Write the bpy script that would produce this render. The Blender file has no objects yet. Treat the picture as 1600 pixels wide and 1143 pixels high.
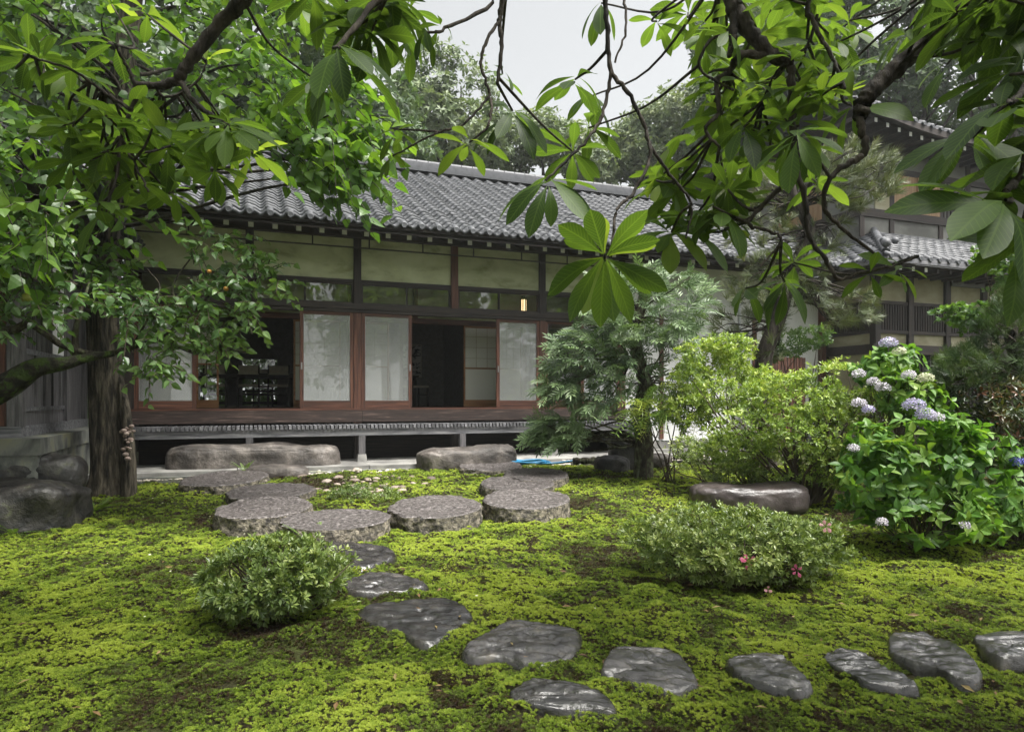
import bpy, math, random
import numpy as np
from mathutils import Vector, Matrix
R = math.radians
scene = bpy.context.scene
COL = scene.collection

# ------------------------------------------------------------------ camera, sky, sun, exposure
FPX, HY, EYE = 1067.0, 622.0, 1.1          # focal length and horizon row of the 1600 px photograph, eye height
cam = bpy.data.cameras.new('camera'); cam_o = bpy.data.objects.new('camera', cam); COL.objects.link(cam_o)
cam.sensor_width = 36; cam.lens = 36*FPX/1600; cam.shift_y = (HY-571.5)/1600
cam.clip_start = .05; cam.clip_end = 2000
cam_o.location = (0, 0, EYE); cam_o.rotation_euler = (R(90), 0, 0)
scene.camera = cam_o
SUN_EL, SUN_AZ = 66, 118                     # elevation; azimuth clockwise from +Y
world = bpy.data.worlds.new('World'); scene.world = world; world.use_nodes = True
wn = world.node_tree; bg = wn.nodes['Background']
sky = wn.nodes.new('ShaderNodeTexSky'); sky.sky_type = 'NISHITA'; sky.sun_disc = False
sky.sun_elevation = R(SUN_EL); sky.sun_rotation = R(SUN_AZ); sky.air_density = 1.0; sky.dust_density = 5.0; sky.ozone_density = 1.0
hsv = wn.nodes.new('ShaderNodeHueSaturation'); hsv.inputs['Saturation'].default_value = .10; hsv.inputs['Hue'].default_value = .47
wn.links.new(sky.outputs[0], hsv.inputs['Color']); wn.links.new(hsv.outputs[0], bg.inputs[0])
bg.inputs[1].default_value = .068
sl = bpy.data.lights.new('sun', 'SUN'); so = bpy.data.objects.new('sun', sl); COL.objects.link(so)
sl.energy = 2.6; sl.angle = R(32); sl.color = (1, .97, .91)
so.rotation_euler = (R(90-SUN_EL), 0, R(180-SUN_AZ)); so.location = (0, 0, 30)
scene.view_settings.view_transform = 'Standard'; scene.view_settings.look = 'None'
scene.view_settings.exposure = 1.95; scene.view_settings.gamma = 1
scene.cycles.max_bounces = 8; scene.cycles.transparent_max_bounces = 12; scene.cycles.use_denoising = True
scene.cycles.sample_clamp_indirect = 6

# ------------------------------------------------------------------ helpers
def P(px, py, Y):                            # where pixel (px, py) lies at distance Y
    return np.array([(px-800)/FPX*Y, Y, EYE+(HY-py)/FPX*Y])
def hash3(ix, iy, iz, seed):
    h = (ix.astype(np.int64)*374761393 + iy.astype(np.int64)*668265263 + iz.astype(np.int64)*2147483647 + seed*144665) & 0xffffffff
    h = ((h ^ (h >> 13))*1274126177) & 0xffffffff
    return ((h ^ (h >> 16)) & 0xffffff)/float(0xffffff)
def vnoise(p, seed=0):
    p = np.asarray(p, float); i = np.floor(p).astype(np.int64); f = p-i; f = f*f*(3-2*f)
    o = 0
    for dx in (0, 1):
        wx = f[:, 0] if dx else 1-f[:, 0]
        for dy in (0, 1):
            wy = f[:, 1] if dy else 1-f[:, 1]
            for dz in (0, 1):
                wz = f[:, 2] if dz else 1-f[:, 2]
                o = o + wx*wy*wz*hash3(i[:, 0]+dx, i[:, 1]+dy, i[:, 2]+dz, seed)
    return o
def fbm(p, seed=0, oct=4):
    p = np.asarray(p, float); a, s, t = 1., 0., 0.
    for k in range(oct):
        s = s+a*vnoise(p*2**k+k*17.3, seed+k); t += a; a *= .5
    return s/t
def nrm(v): return v/np.maximum(np.linalg.norm(v, axis=-1, keepdims=True), 1e-9)
def G0(x, y):                                # the garden rises gently towards the house
    y = np.asarray(y, float); x = np.asarray(x, float)
    g = np.where(y < 10.6, .047*(y-10.6), 0)-.06
    g = np.where(y < 0, -.047*10.6-.06, g)
    return g + .04*np.exp(-((x+1.6)/2)**2-((y-9.6)/.9)**2)+.05*np.exp(-((x-2.0)/1.6)**2-((y-9.0)/1.6)**2)
def G(x, y):
    x = np.asarray(x, float).ravel(); y = np.asarray(y, float).ravel()
    q = np.stack([x, y, 0*x], 1)
    w = np.clip((y+2)/2, 0, 1)*np.clip((14-y)/2, 0, 1)
    return G0(x, y)+w*(.07*(fbm(q*.9, 5, 3)-.5)+.075*(fbm(q*3.6, 9, 2)-.5)+.035*(fbm(q*10, 13, 2)-.5))
def g1(x, y): return float(G(np.array([x]), np.array([y]))[0])
def on_ground(px, py, h=0.):                 # ground point seen at a pixel
    Y = 6.
    for k in range(30):
        z = float(G0((px-800)/FPX*Y, Y))+h; Y = .5*Y+.5*min(40, (EYE-z)*FPX/max(py-HY, 8))
    return np.array([(px-800)/FPX*Y, Y, z])

class Geo:
    def __init__(s): s.V = []; s.F3 = []; s.F4 = []; s.A = []; s.U = []; s.n = 0
    def add(s, V, F, r=.5, uv=None):
        V = np.asarray(V, float).reshape(-1, 3); F = np.asarray(F, np.int64)
        (s.F3 if F.shape[1] == 3 else s.F4).append(F+s.n)
        s.V.append(V); s.A.append(np.broadcast_to(np.asarray(r, float), (len(V),)))
        s.U.append(np.zeros((len(V), 2)) if uv is None else uv); s.n += len(V); return s
    def box(s, x0, x1, y0, y1, z0, z1, r=None):
        V = [(x, y, z) for x in (x0, x1) for y in (y0, y1) for z in (z0, z1)]
        return s.add(V, [(0, 1, 3, 2), (4, 6, 7, 5), (0, 4, 5, 1), (2, 3, 7, 6), (0, 2, 6, 4), (1, 5, 7, 3)], random.random() if r is None else r)
    def hexa(s, V, r=.5):                    # eight corners, bottom ring then top ring
        return s.add(V, [(0, 3, 2, 1), (4, 5, 6, 7), (0, 1, 5, 4), (1, 2, 6, 5), (2, 3, 7, 6), (3, 0, 4, 7)], r)
    def tube(s, pts, rad, n=6, r=.5, cap=True):
        pts = np.asarray(pts, float); m = len(pts); rad = np.broadcast_to(np.asarray(rad, float), (m,))
        T = nrm(np.gradient(pts, axis=0)); ref = np.array([.31, .17, .93])
        if abs(T[0]@ref) > .9: ref = np.array([.9, .3, .1])
        X = nrm(np.cross(T, ref)); Y = np.cross(T, X)
        a = np.arange(n)*2*math.pi/n
        V = pts[:, None]+rad[:, None, None]*(np.cos(a)[None, :, None]*X[:, None]+np.sin(a)[None, :, None]*Y[:, None])
        i = np.arange(m-1)[:, None]*n; j = np.arange(n)[None]; k = (j+1) % n
        F = np.stack([i+j, i+k, i+n+k, i+n+j], -1).reshape(-1, 4)
        s.add(V.reshape(-1, 3), F, r)
        if cap:
            e = np.concatenate([V[0], pts[:1]]); s.add(e, [(q, n, (q+1) % n) for q in range(n)], r)
            e = np.concatenate([V[-1], pts[-1:]]); s.add(e, [((q+1) % n, n, q) for q in range(n)], r)
        return s
    def scatter(s, tv, tf, pos, D, U, scale, r=.5, wid=1., uv=None):   # copies of a leaf template: axis D, upper side U
        pos = np.asarray(pos, float); N = len(pos)
        if N == 0: return s
        X = nrm(np.asarray(D, float)); Z = np.asarray(U, float); Z = nrm(Z-(Z*X).sum(1, keepdims=True)*X+1e-6); Y = np.cross(Z, X)
        sc = np.broadcast_to(np.asarray(scale, float), (N,))[:, None, None]; wd = np.broadcast_to(np.asarray(wid, float), (N,))[:, None, None]
        V = pos[:, None]+sc*(tv[None, :, 0:1]*X[:, None]+wd*tv[None, :, 1:2]*Y[:, None]+tv[None, :, 2:3]*Z[:, None])
        m = len(tv); F = (np.arange(N)*m)[:, None, None]+np.asarray(tf)[None]
        rr = np.repeat(np.broadcast_to(np.asarray(r, float), (N,)), m)
        return s.add(V.reshape(-1, 3), F.reshape(-1, F.shape[-1]), rr, None if uv is None else np.tile(uv, (N, 1)))
    def build(s, name, mat, parent=None, smooth=False, local=False, label=None, uv=False):
        V = np.concatenate(s.V) if s.V else np.zeros((0, 3))
        base = np.zeros(3)
        if not local:
            if parent is not None:
                q = parent
                while q is not None: base = base+np.array(q.location); q = q.parent
            elif len(V): base = np.array([V[:, 0].mean(), V[:, 1].mean(), V[:, 2].min()])
        V = V-base
        me = bpy.data.meshes.new(name); me.vertices.add(len(V)); me.vertices.foreach_set('co', V.astype(np.float32).ravel())
        f3 = np.concatenate(s.F3) if s.F3 else np.zeros((0, 3), np.int64); f4 = np.concatenate(s.F4) if s.F4 else np.zeros((0, 4), np.int64)
        li = np.concatenate([f3.ravel(), f4.ravel()]).astype(np.int32)
        ls = np.concatenate([np.arange(len(f3))*3, len(f3)*3+np.arange(len(f4))*4]).astype(np.int32)
        me.loops.add(len(li)); me.loops.foreach_set('vertex_index', li)
        me.polygons.add(len(ls)); me.polygons.foreach_set('loop_start', ls)
        me.polygons.foreach_set('use_smooth', np.full(len(ls), bool(smooth)))
        a = me.attributes.new('rnd', 'FLOAT', 'POINT'); a.data.foreach_set('value', np.concatenate(s.A).astype(np.float32))
        if uv:
            u = np.concatenate(s.U).astype(np.float32)
            for k, nm in ((0, 'along'), (1, 'across')):
                a = me.attributes.new(nm, 'FLOAT', 'POINT'); a.data.foreach_set('value', np.ascontiguousarray(u[:, k]))
        me.update(calc_edges=True)
        me.materials.append(mat)
        o = bpy.data.objects.new(name, me); COL.objects.link(o)
        if parent is not None: o.parent = parent
        elif not local: o.location = base
        if label: o['label'] = label
        return o
def empty(name, loc, label=None, cat=None, group=None, rot=0.):
    o = bpy.data.objects.new(name, None); COL.objects.link(o); o.location = loc; o.rotation_euler = (0, 0, rot); o.empty_display_size = .2
    return tag(o, label, cat, group)
def tag(o, label=None, cat=None, group=None, kind=None):
    for k, v in (('label', label), ('category', cat), ('group', group), ('kind', kind)):
        if v: o[k] = v
    return o
def copy_tree(o, loc, label=None, rot=None):
    def rec(q, par):
        c = q.copy(); COL.objects.link(c); c.parent = par
        for ch in [k for k in KIDS.get(q.name, [])]: rec(ch, c)
        return c
    KIDS = {}
    for q in COL.objects:
        if q.parent: KIDS.setdefault(q.parent.name, []).append(q)
    c = rec(o, o.parent); c.location = loc
    if rot is not None: c.rotation_euler = (0, 0, rot)
    if label: c['label'] = label
    return c
def curve(pts, n=8):                         # Catmull-Rom through points of any width
    p = np.asarray(pts, float); p = np.concatenate([[2*p[0]-p[1]], p, [2*p[-1]-p[-2]]]); out = []
    for i in range(1, len(p)-2):
        for t in np.arange(n)/n:
            a, b, c, d = p[i-1:i+3]
            out.append(.5*(2*b+(c-a)*t+(2*a-5*b+4*c-d)*t*t+(3*b-a-3*c+d)*t**3))
    out.append(p[-2]); return np.array(out)
def closed_curve(pts, n=6):
    p = np.asarray(pts, float); m = len(p); out = []
    for i in range(m):
        a, b, c, d = p[i-1], p[i], p[(i+1) % m], p[(i+2) % m]
        for t in np.arange(n)/n: out.append(.5*(2*b+(c-a)*t+(2*a-5*b+4*c-d)*t*t+(3*b-a-3*c+d)*t**3))
    return np.array(out)
def rdir(rng, n): return nrm(rng.normal(size=(n, 3)))
def in_poly(x, y, poly):
    c = np.zeros(len(x), bool); j = len(poly)-1
    for i in range(len(poly)):
        xi, yi = poly[i]; xj, yj = poly[j]
        c ^= ((yi > y) != (yj > y)) & (x < (xj-xi)*(y-yi)/(yj-yi+1e-9)+xi); j = i
    return c
def pick_in(rng, poly, n):
    poly = np.asarray(poly, float); lo = poly.min(0); hi = poly.max(0); out = np.zeros((0, 2))
    while len(out) < n:
        q = lo+rng.random((n*3, 2))*(hi-lo); out = np.concatenate([out, q[in_poly(q[:, 0], q[:, 1], poly)]])
    return out[:n]

# ------------------------------------------------------------------ materials
def newmat(name):
    m = bpy.data.materials.new(name); m.use_nodes = True; nt = m.node_tree
    return m, nt, nt.nodes['Principled BSDF']
def N(nt, t, **kw):
    n = nt.nodes.new(t)
    for k, v in kw.items():
        if k in n.inputs: n.inputs[k].default_value = v
        else: setattr(n, k, v)
    return n
def ramp(nt, fac, stops):
    r = nt.nodes.new('ShaderNodeValToRGB'); e = r.color_ramp.elements
    while len(e) < len(stops): e.new(.5)
    for k, (p, c) in enumerate(stops): e[k].position = p; e[k].color = (*c, 1) if len(c) == 3 else c
    nt.links.new(fac, r.inputs[0]); return r.outputs[0]
def coords(nt, scale=(1, 1, 1)):
    t = N(nt, 'ShaderNodeTexCoord'); mp = N(nt, 'ShaderNodeMapping'); mp.inputs['Scale'].default_value = scale
    nt.links.new(t.outputs['Object'], mp.inputs[0]); return mp.outputs[0]
def noise(nt, vec, scale, detail=4, rough=.55, dist=0):
    n = N(nt, 'ShaderNodeTexNoise', Scale=scale, Detail=detail, Roughness=rough, Distortion=dist)
    nt.links.new(vec, n.inputs['Vector']); return n.outputs[0]
def bump(nt, bs, h, strength=.3, dist=.01):
    b = N(nt, 'ShaderNodeBump', Strength=strength, Distance=dist); nt.links.new(h, b.inputs['Height']); nt.links.new(b.outputs[0], bs.inputs['Normal'])
def mixc(nt, f, a, b, mode='MIX'):
    m = nt.nodes.new('ShaderNodeMix'); m.data_type = 'RGBA'; m.blend_type = mode
    for v, s in ((f, m.inputs[0]), (a, m.inputs[6]), (b, m.inputs[7])):
        if hasattr(v, 'is_linked') or hasattr(v, 'links'): nt.links.new(v, s)
        else: s.default_value = v if not isinstance(v, tuple) else ((*v, 1) if len(v) == 3 else v)
    return m.outputs[2]
def rnd(nt, name='rnd'):
    a = N(nt, 'ShaderNodeAttribute', attribute_name=name); return a.outputs['Fac']
def surface(name, stops, scale=6, stretch=(1, 1, 1), rough=(.5, .8), bs=.3, bd=.01, detail=5, spec=.5, var=.25, fine=None):
    """a weathered solid: noise colour, piece-to-piece variation, rough and bumpy"""
    m, nt, b = newmat(name); v = coords(nt, stretch); n = noise(nt, v, scale, detail, .6, .4)
    c = ramp(nt, n, [(.5+(p-.5)*.55, q) for p, q in stops])
    if var:
        mm = N(nt, 'ShaderNodeMapRange'); mm.inputs[3].default_value = 1-var; mm.inputs[4].default_value = 1+var; nt.links.new(rnd(nt), mm.inputs[0])
        c = mixc(nt, 1.0, c, mm.outputs[0], 'MULTIPLY')
    nt.links.new(c, b.inputs['Base Color'])
    mr = N(nt, 'ShaderNodeMapRange'); mr.inputs[3].default_value = rough[0]; mr.inputs[4].default_value = rough[1]
    n2 = noise(nt, v, scale*2.3, 3); nt.links.new(n2, mr.inputs[0]); nt.links.new(mr.outputs[0], b.inputs['Roughness'])
    b.inputs['Specular IOR Level'].default_value = spec
    n3 = noise(nt, v, fine or scale*4, 5, .65); bump(nt, b, n3, bs, bd); return m
def leafmat(name, cols, trans=.35, rough=.38, tint=(1.5, 1.5, .6), veins=False, spec=.5):
    m, nt, b = newmat(name)
    c = ramp(nt, rnd(nt), [(k/(len(cols)-1), q) for k, q in enumerate(cols)])
    v = coords(nt); c = mixc(nt, .35, c, mixc(nt, noise(nt, v, 30, 3), (.3, .3, .3), (1.6, 1.6, 1.6)), 'MULTIPLY') if not veins else c
    if veins:
        al, ac = rnd(nt, 'along'), rnd(nt, 'across')
        ab = N(nt, 'ShaderNodeMath', operation='ABSOLUTE'); nt.links.new(ac, ab.inputs[0])
        mid = N(nt, 'ShaderNodeMath', operation='LESS_THAN'); nt.links.new(ab.outputs[0], mid.inputs[0]); mid.inputs[1].default_value = .068
        sv = N(nt, 'ShaderNodeMath', operation='MULTIPLY_ADD'); nt.links.new(ab.outputs[0], sv.inputs[0]); sv.inputs[1].default_value = -.22; nt.links.new(al, sv.inputs[2])
        fr = N(nt, 'ShaderNodeMath', operation='MULTIPLY'); nt.links.new(sv.outputs[0], fr.inputs[0]); fr.inputs[1].default_value = 13.
        f2 = N(nt, 'ShaderNodeMath', operation='FRACT'); nt.links.new(fr.outputs[0], f2.inputs[0])
        lt = N(nt, 'ShaderNodeMath', operation='LESS_THAN'); nt.links.new(f2.outputs[0], lt.inputs[0]); lt.inputs[1].default_value = .13
        mx = N(nt, 'ShaderNodeMath', operation='MAXIMUM'); nt.links.new(lt.outputs[0], mx.inputs[0]); nt.links.new(mid.outputs[0], mx.inputs[1])
        c0 = mixc(nt, .3, c, mixc(nt, noise(nt, v, 14, 4), (.35, .35, .35), (1.5, 1.5, 1.4)), 'MULTIPLY')
        hf = N(nt, 'ShaderNodeMath', operation='MULTIPLY'); nt.links.new(mx.outputs[0], hf.inputs[0]); hf.inputs[1].default_value = .30
        c = mixc(nt, hf.outputs[0], c0, (.16, .25, .06)); bump(nt, b, f2.outputs[0], .12, .004)
    nt.links.new(c, b.inputs['Base Color']); b.inputs['Roughness'].default_value = rough; b.inputs['Specular IOR Level'].default_value = spec
    t = N(nt, 'ShaderNodeBsdfTranslucent'); nt.links.new(mixc(nt, 1., c, tint, 'MULTIPLY'), t.inputs[0])
    mx = N(nt, 'ShaderNodeMixShader'); mx.inputs[0].default_value = trans
    nt.links.new(b.outputs[0], mx.inputs[1]); nt.links.new(t.outputs[0], mx.inputs[2])
    nt.links.new(mx.outputs[0], nt.nodes['Material Output'].inputs[0]); return m
M = {}
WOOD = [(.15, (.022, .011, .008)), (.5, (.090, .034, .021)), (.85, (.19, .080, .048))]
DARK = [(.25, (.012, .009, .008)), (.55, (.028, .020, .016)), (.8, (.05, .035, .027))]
GREYW = [(.2, (.055, .056, .062)), (.5, (.13, .13, .14)), (.8, (.21, .205, .21))]
M['red_x'] = surface('red_wood_horizontal', WOOD, 5, (.35, 6, 9), (.45, .75), .35, .006)
M['red_z'] = surface('red_wood_vertical', WOOD, 5, (9, 6, .35), (.45, .75), .35, .006)
M['old_x'] = surface('old_beam_wood', [(.25, (.028, .017, .014)), (.5, (.045, .028, .023)), (.66, (.075, .048, .039)), (.85, (.17, .115, .095))], 5, (.5, 6, 7), (.5, .8), .5, .01)
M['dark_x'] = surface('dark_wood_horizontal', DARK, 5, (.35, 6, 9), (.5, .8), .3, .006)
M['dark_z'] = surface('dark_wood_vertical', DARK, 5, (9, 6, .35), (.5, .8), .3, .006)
M['grey_y'] = surface('grey_weathered_slats', GREYW, 5, (6, .6, 6), (.5, .8), .3, .006, var=.45)
M['grey_x'] = surface('grey_weathered_rail', GREYW, 5, (.5, 6, 6), (.5, .8), .3, .006)
M['grey_z'] = surface('grey_weathered_boards', [(.2, (.045, .043, .045)), (.5, (.105, .10, .105)), (.8, (.17, .16, .165))], 5, (6, 6, .5), (.5, .8), .35, .006, var=.35)
M['pale'] = surface('pale_new_wood', [(.2, (.24, .14, .07)), (.5, (.34, .21, .105)), (.8, (.42, .29, .16))], 4, (7, 5, .4), (.5, .7), .15, .004, var=.15)
M['honey'] = surface('honey_wood', [(.2, (.16, .07, .025)), (.5, (.27, .125, .048)), (.8, (.36, .18, .075))], 4, (.5, 5, 7), (.35, .6), .15, .004, var=.15)
M['plaster'] = surface('ochre_plaster', [(.2, (.30, .31, .17)), (.42, (.48, .50, .31)), (.62, (.56, .58, .38)), (.8, (.61, .63, .44))], 1.6, (1, 1, 2.2), (.8, .95), .25, .01, 6, .2, .06)
M['cream'] = surface('cream_plaster', [(.25, (.27, .25, .16)), (.6, (.36, .335, .23)), (.8, (.40, .375, .27))], 1.6, (1, 1, 2), (.8, .95), .2, .01, 6, .2, .06)
M['white'] = surface('white_plaster', [(.25, (.70, .70, .70)), (.6, (.79, .79, .78)), (.8, (.82, .82, .81))], 1.1, (1, 1, .7), (.8, .95), .1, .01, 6, .2, .0)
M['greyplaster'] = surface('grey_plaster', [(.25, (.12, .12, .11)), (.6, (.19, .19, .175)), (.8, (.22, .22, .2))], 1.1, (1, 1, 1.6), (.8, .95), .1, .01, 6, .2, .0)
M['slab'] = surface('pale_concrete', [(.25, (.13, .125, .12)), (.5, (.24, .235, .22)), (.75, (.33, .32, .30))], 2.2, (1, 1, 1), (.35, .8), .3, .01, 8)
M['ashlar'] = surface('mossy_cut_stone', [(.22, (.05, .055, .052)), (.42, (.12, .125, .115)), (.58, (.20, .205, .18)), (.75, (.24, .24, .15))], 3, (1, 1, .7), (.5, .85), .5, .015, 9, .4, .25)
def tile_mat():
    m, nt, b = newmat('roof_tile'); v = coords(nt); n = noise(nt, v, 9, 5)
    c = ramp(nt, rnd(nt), [(0, (.038, .041, .046)), (.5, (.066, .069, .077)), (1, (.115, .118, .13))])
    c = mixc(nt, .6, c, ramp(nt, n, [(.3, (.5, .5, .5)), (.7, (1.3, 1.3, 1.28))]), 'MULTIPLY')
    nt.links.new(c, b.inputs['Base Color'])
    r = N(nt, 'ShaderNodeMapRange'); r.inputs[3].default_value = .48; r.inputs[4].default_value = .7; nt.links.new(noise(nt, v, 14, 3), r.inputs[0]); nt.links.new(r.outputs[0], b.inputs['Roughness'])
    b.inputs['Specular IOR Level'].default_value = .5; bump(nt, b, n, .15, .006); return m
M['tile'] = tile_mat()
def plain(name, c, rough=.5, metal=0, spec=.5):
    m, nt, b = newmat(name); n = noise(nt, coords(nt), 12, 4)
    nt.links.new(ramp(nt, n, [(.3, tuple(q*.8 for q in c)), (.7, tuple(min(1, q*1.15) for q in c))]), b.inputs['Base Color'])
    b.inputs['Roughness'].default_value = rough; b.inputs['Metallic'].default_value = metal; b.inputs['Specular IOR Level'].default_value = spec; return m
M['paint'] = plain('white_paint', (.86, .86, .84), .6)
M['iron'] = plain('dark_iron', (.05, .045, .042), .5, .5)
M['steel'] = plain('dull_steel', (.45, .46, .48), .35, .9)
M['hose'] = plain('blue_rubber', (.03, .22, .42), .35)
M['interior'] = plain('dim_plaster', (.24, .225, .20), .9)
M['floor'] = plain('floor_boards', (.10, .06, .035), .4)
M['seat'] = plain('beige_seat_cloth', (.45, .40, .32), .8)
M['print'] = surface('ink_on_paper', [(.40, (.05, .05, .05)), (.47, (.42, .40, .36)), (.7, (.46, .44, .40))], 7, (1, 1, 2), (.8, .9), 0, .001)
def paper():
    m, nt, b = newmat('shoji_paper'); b.inputs['Base Color'].default_value = (.74, .74, .69, 1); b.inputs['Roughness'].default_value = .9
    t = N(nt, 'ShaderNodeBsdfTranslucent'); t.inputs[0].default_value = (.7, .7, .65, 1); mx = N(nt, 'ShaderNodeMixShader'); mx.inputs[0].default_value = .3
    nt.links.new(b.outputs[0], mx.inputs[1]); nt.links.new(t.outputs[0], mx.inputs[2]); nt.links.new(mx.outputs[0], nt.nodes['Material Output'].inputs[0]); return m
M['paper'] = paper()
def pane_mat(name, haze, col):
    m, nt, b = newmat(name); b.inputs['Base Color'].default_value = (*col, 1); b.inputs['Roughness'].default_value = .9; b.inputs['Specular IOR Level'].default_value = 0
    v = coords(nt, (1, 1, 2))
    t = N(nt, 'ShaderNodeBsdfTransparent'); g = N(nt, 'ShaderNodeBsdfGlossy'); g.inputs['Roughness'].default_value = .02; bump_n = N(nt, 'ShaderNodeBump', Strength=.03, Distance=.01)
    nt.links.new(noise(nt, v, 2.5, 2), bump_n.inputs['Height']); nt.links.new(bump_n.outputs[0], g.inputs['Normal'])
    a = N(nt, 'ShaderNodeMixShader'); a.inputs[0].default_value = haze; nt.links.new(t.outputs[0], a.inputs[1]); nt.links.new(b.outputs[0], a.inputs[2])
    f = N(nt, 'ShaderNodeFresnel', IOR=1.9); c = N(nt, 'ShaderNodeMixShader'); nt.links.new(f.outputs[0], c.inputs[0])
    nt.links.new(a.outputs[0], c.inputs[1]); nt.links.new(g.outputs[0], c.inputs[2]); nt.links.new(c.outputs[0], nt.nodes['Material Output'].inputs[0]); return m
M['glass'] = pane_mat('clear_glass', .02, (.3, .33, .3))
M['screen'] = pane_mat('screened_glass', .36, (.64, .66, .645))
# ------------------------------------------------------------------ ground
def soil_mat():
    m, nt, b = newmat('mossy_soil'); v = coords(nt); n = noise(nt, v, 3.5, 6); n2 = noise(nt, v, 45, 5)
    a = ramp(nt, n, [(.38, (.022, .015, .009)), (.5, (.030, .030, .011)), (.62, (.045, .055, .014))])
    nt.links.new(mixc(nt, .6, a, ramp(nt, n2, [(.3, (.4, .4, .4)), (.7, (1.5, 1.5, 1.4))]), 'MULTIPLY'), b.inputs['Base Color'])
    b.inputs['Roughness'].default_value = .95; b.inputs['Specular IOR Level'].default_value = .2; bump(nt, b, n2, .6, .02); return m
def make_ground():
    xs = np.concatenate([[-900, -300, -100, -40, -22], np.arange(-13, 13.01, .09), [22, 40, 100, 300, 900]])
    ys = np.concatenate([[-900, -200, -60, -20, -8, -4], np.arange(-2, 13.01, .09), [18, 30, 60, 150, 400, 1200]])
    X, Y = np.meshgrid(xs, ys); Z = G(X.ravel(), Y.ravel())
    nx, ny = len(xs), len(ys); i = (np.arange(ny-1)[:, None]*nx+np.arange(nx-1)[None]).ravel()
    g = Geo().add(np.stack([X.ravel(), Y.ravel(), Z], 1), np.stack([i, i+1, i+nx+1, i+nx], 1))
    tag(g.build('ground', soil_mat(), smooth=True, local=True), kind='structure')
make_ground()

# ------------------------------------------------------------------ main house (its own frame: x along the facade, y into the house)
TH = math.atan2(.356, .934); HX, HYY = -2.729, 12.03
U2 = np.array([math.cos(TH), math.sin(TH)]); V2 = np.array([-math.sin(TH), math.cos(TH)])
def HL(lx, ly, z): return np.array([HX+U2[0]*lx+V2[0]*ly, HYY+U2[1]*lx+V2[1]*ly, z])
def to_house(x, y): d = np.array([x-HX, y-HYY]); return d@U2, d@V2
house = empty('teahouse', (HX, HYY, 0), 'long single-storey wooden house with wavy grey tiled roof and sliding glass doors', 'house', rot=TH)
house['kind'] = 'thing'
BAY = 1.766
XL, XR, XE = -2*BAY, 3*BAY, 10.2
ZF = .92; KB, KT = 2.62, 2.75; TB, TT = 2.75, 3.12
SPLIT = {'rail', 'bead', 'inner_post', 'kerb', 'beam', 'upper_beam', 'plinth', 'coping', 'side_board', 'wall_board', 'batten', 'ground_beam', 'lower_panel', 'eave_board', 'wall_base', 'lintel', 'upper_panel', 'middle_panel', 'room_wall', 'upper_wall', 'transom_head', 'back_wall', 'sill_beam', 'bracket'}
def part(name, mat, boxes, parent=None, label=None):
    if name in SPLIT and len(boxes) > 1: return [part(name, mat, [b], parent, label) for b in boxes][0]
    g = Geo()
    for b in boxes: g.box(*b)
    return g.build(name, mat, parent or house, local=True, label=label)
# posts
for k in range(-2, 4):
    x = k*BAY
    full = k in (-2, 0, 2, 3)
    part('post', M['red_z'] if k >= 0 else M['dark_z'], [(x-.065, x+.065, -.07, .07, (.66 if full else KT), 2.60 if full else 3.9)])
    if full: part('upper_post', M['dark_z'], [(x-.063, x+.063, -.068, .072, KT+.003, 3.9)])
# horizontal timbers
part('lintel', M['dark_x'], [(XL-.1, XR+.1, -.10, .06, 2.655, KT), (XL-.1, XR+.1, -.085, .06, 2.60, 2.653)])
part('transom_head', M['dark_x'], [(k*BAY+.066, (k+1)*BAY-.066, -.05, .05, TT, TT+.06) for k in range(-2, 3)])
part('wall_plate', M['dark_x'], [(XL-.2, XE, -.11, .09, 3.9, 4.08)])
part('sill_beam', M['old_x'], [(XL-.05, .55*BAY-.9, -.115, .10, .69, .895), (.55*BAY-.894, XR+.07, -.11, .10, .692, .897)])
part('door_track', M['red_x'], [(XL, XR, -.10, .10, .897, .93)])
for k in range(-2, 3):
    part('plaster_panel', M['plaster'], [(k*BAY+.064, (k+1)*BAY-.064, -.012, .03, TT+.061, 3.899)])
    f = part('transom_window', M['dark_x'], [(k*BAY+.066, (k+1)*BAY-.066, -.035, .02, TB+.002, TB+.032), (k*BAY+.066, (k+1)*BAY-.066, -.035, .02, TT-.03, TT-.002),
             (k*BAY+.066, k*BAY+.10, -.035, .02, TB+.033, TT-.031), ((k+1)*BAY-.10, (k+1)*BAY-.066, -.035, .02, TB+.033, TT-.031), ((k+.5)*BAY-.014, (k+.5)*BAY+.014, -.035, .02, TB+.033, TT-.031)])
    part('pane', M['glass'], [(k*BAY+.101, (k+1)*BAY-.101, -.010, -.006, TB+.034, TT-.032)], f)
# sliding doors in two tracks
def door(x0, x1, y, handle=None, glass='screen'):
    z0, z1 = .932, 2.598; w = .062
    d = part('sliding_door', M['red_z'], [(x0, x0+w, y-.018, y+.018, z0, z1), (x1-w, x1, y-.018, y+.018, z0, z1)])
    part('rail', M['red_x'], [(x0+w, x1-w, y-.017, y+.017, z0+.001, z0+.125), (x0+w, x1-w, y-.017, y+.017, z1-.055, z1-.001)], d)
    part('pane', M[glass], [(x0+w, x1-w, y-.003, y+.003, z0+.126, z1-.056)], d)
    part('bead', M['steel'], [(x0+w, x0+w+.008, y-.010, y-.004, z0+.126, z1-.056), (x1-w-.008, x1-w, y-.010, y-.004, z0+.126, z1-.056), (x0+w+.008, x1-w-.008, y-.010, y-.004, z0+.126, z0+.134)], d)
    if handle is not None: part('handle', M['steel'], [(handle-.012, handle+.012, y-.024, y-.0185, z0+.66, z0+.78)], d)
door(XL+.07, XL+.96, -.045); door(-.97, -.07, -.045, -.94)
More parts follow.
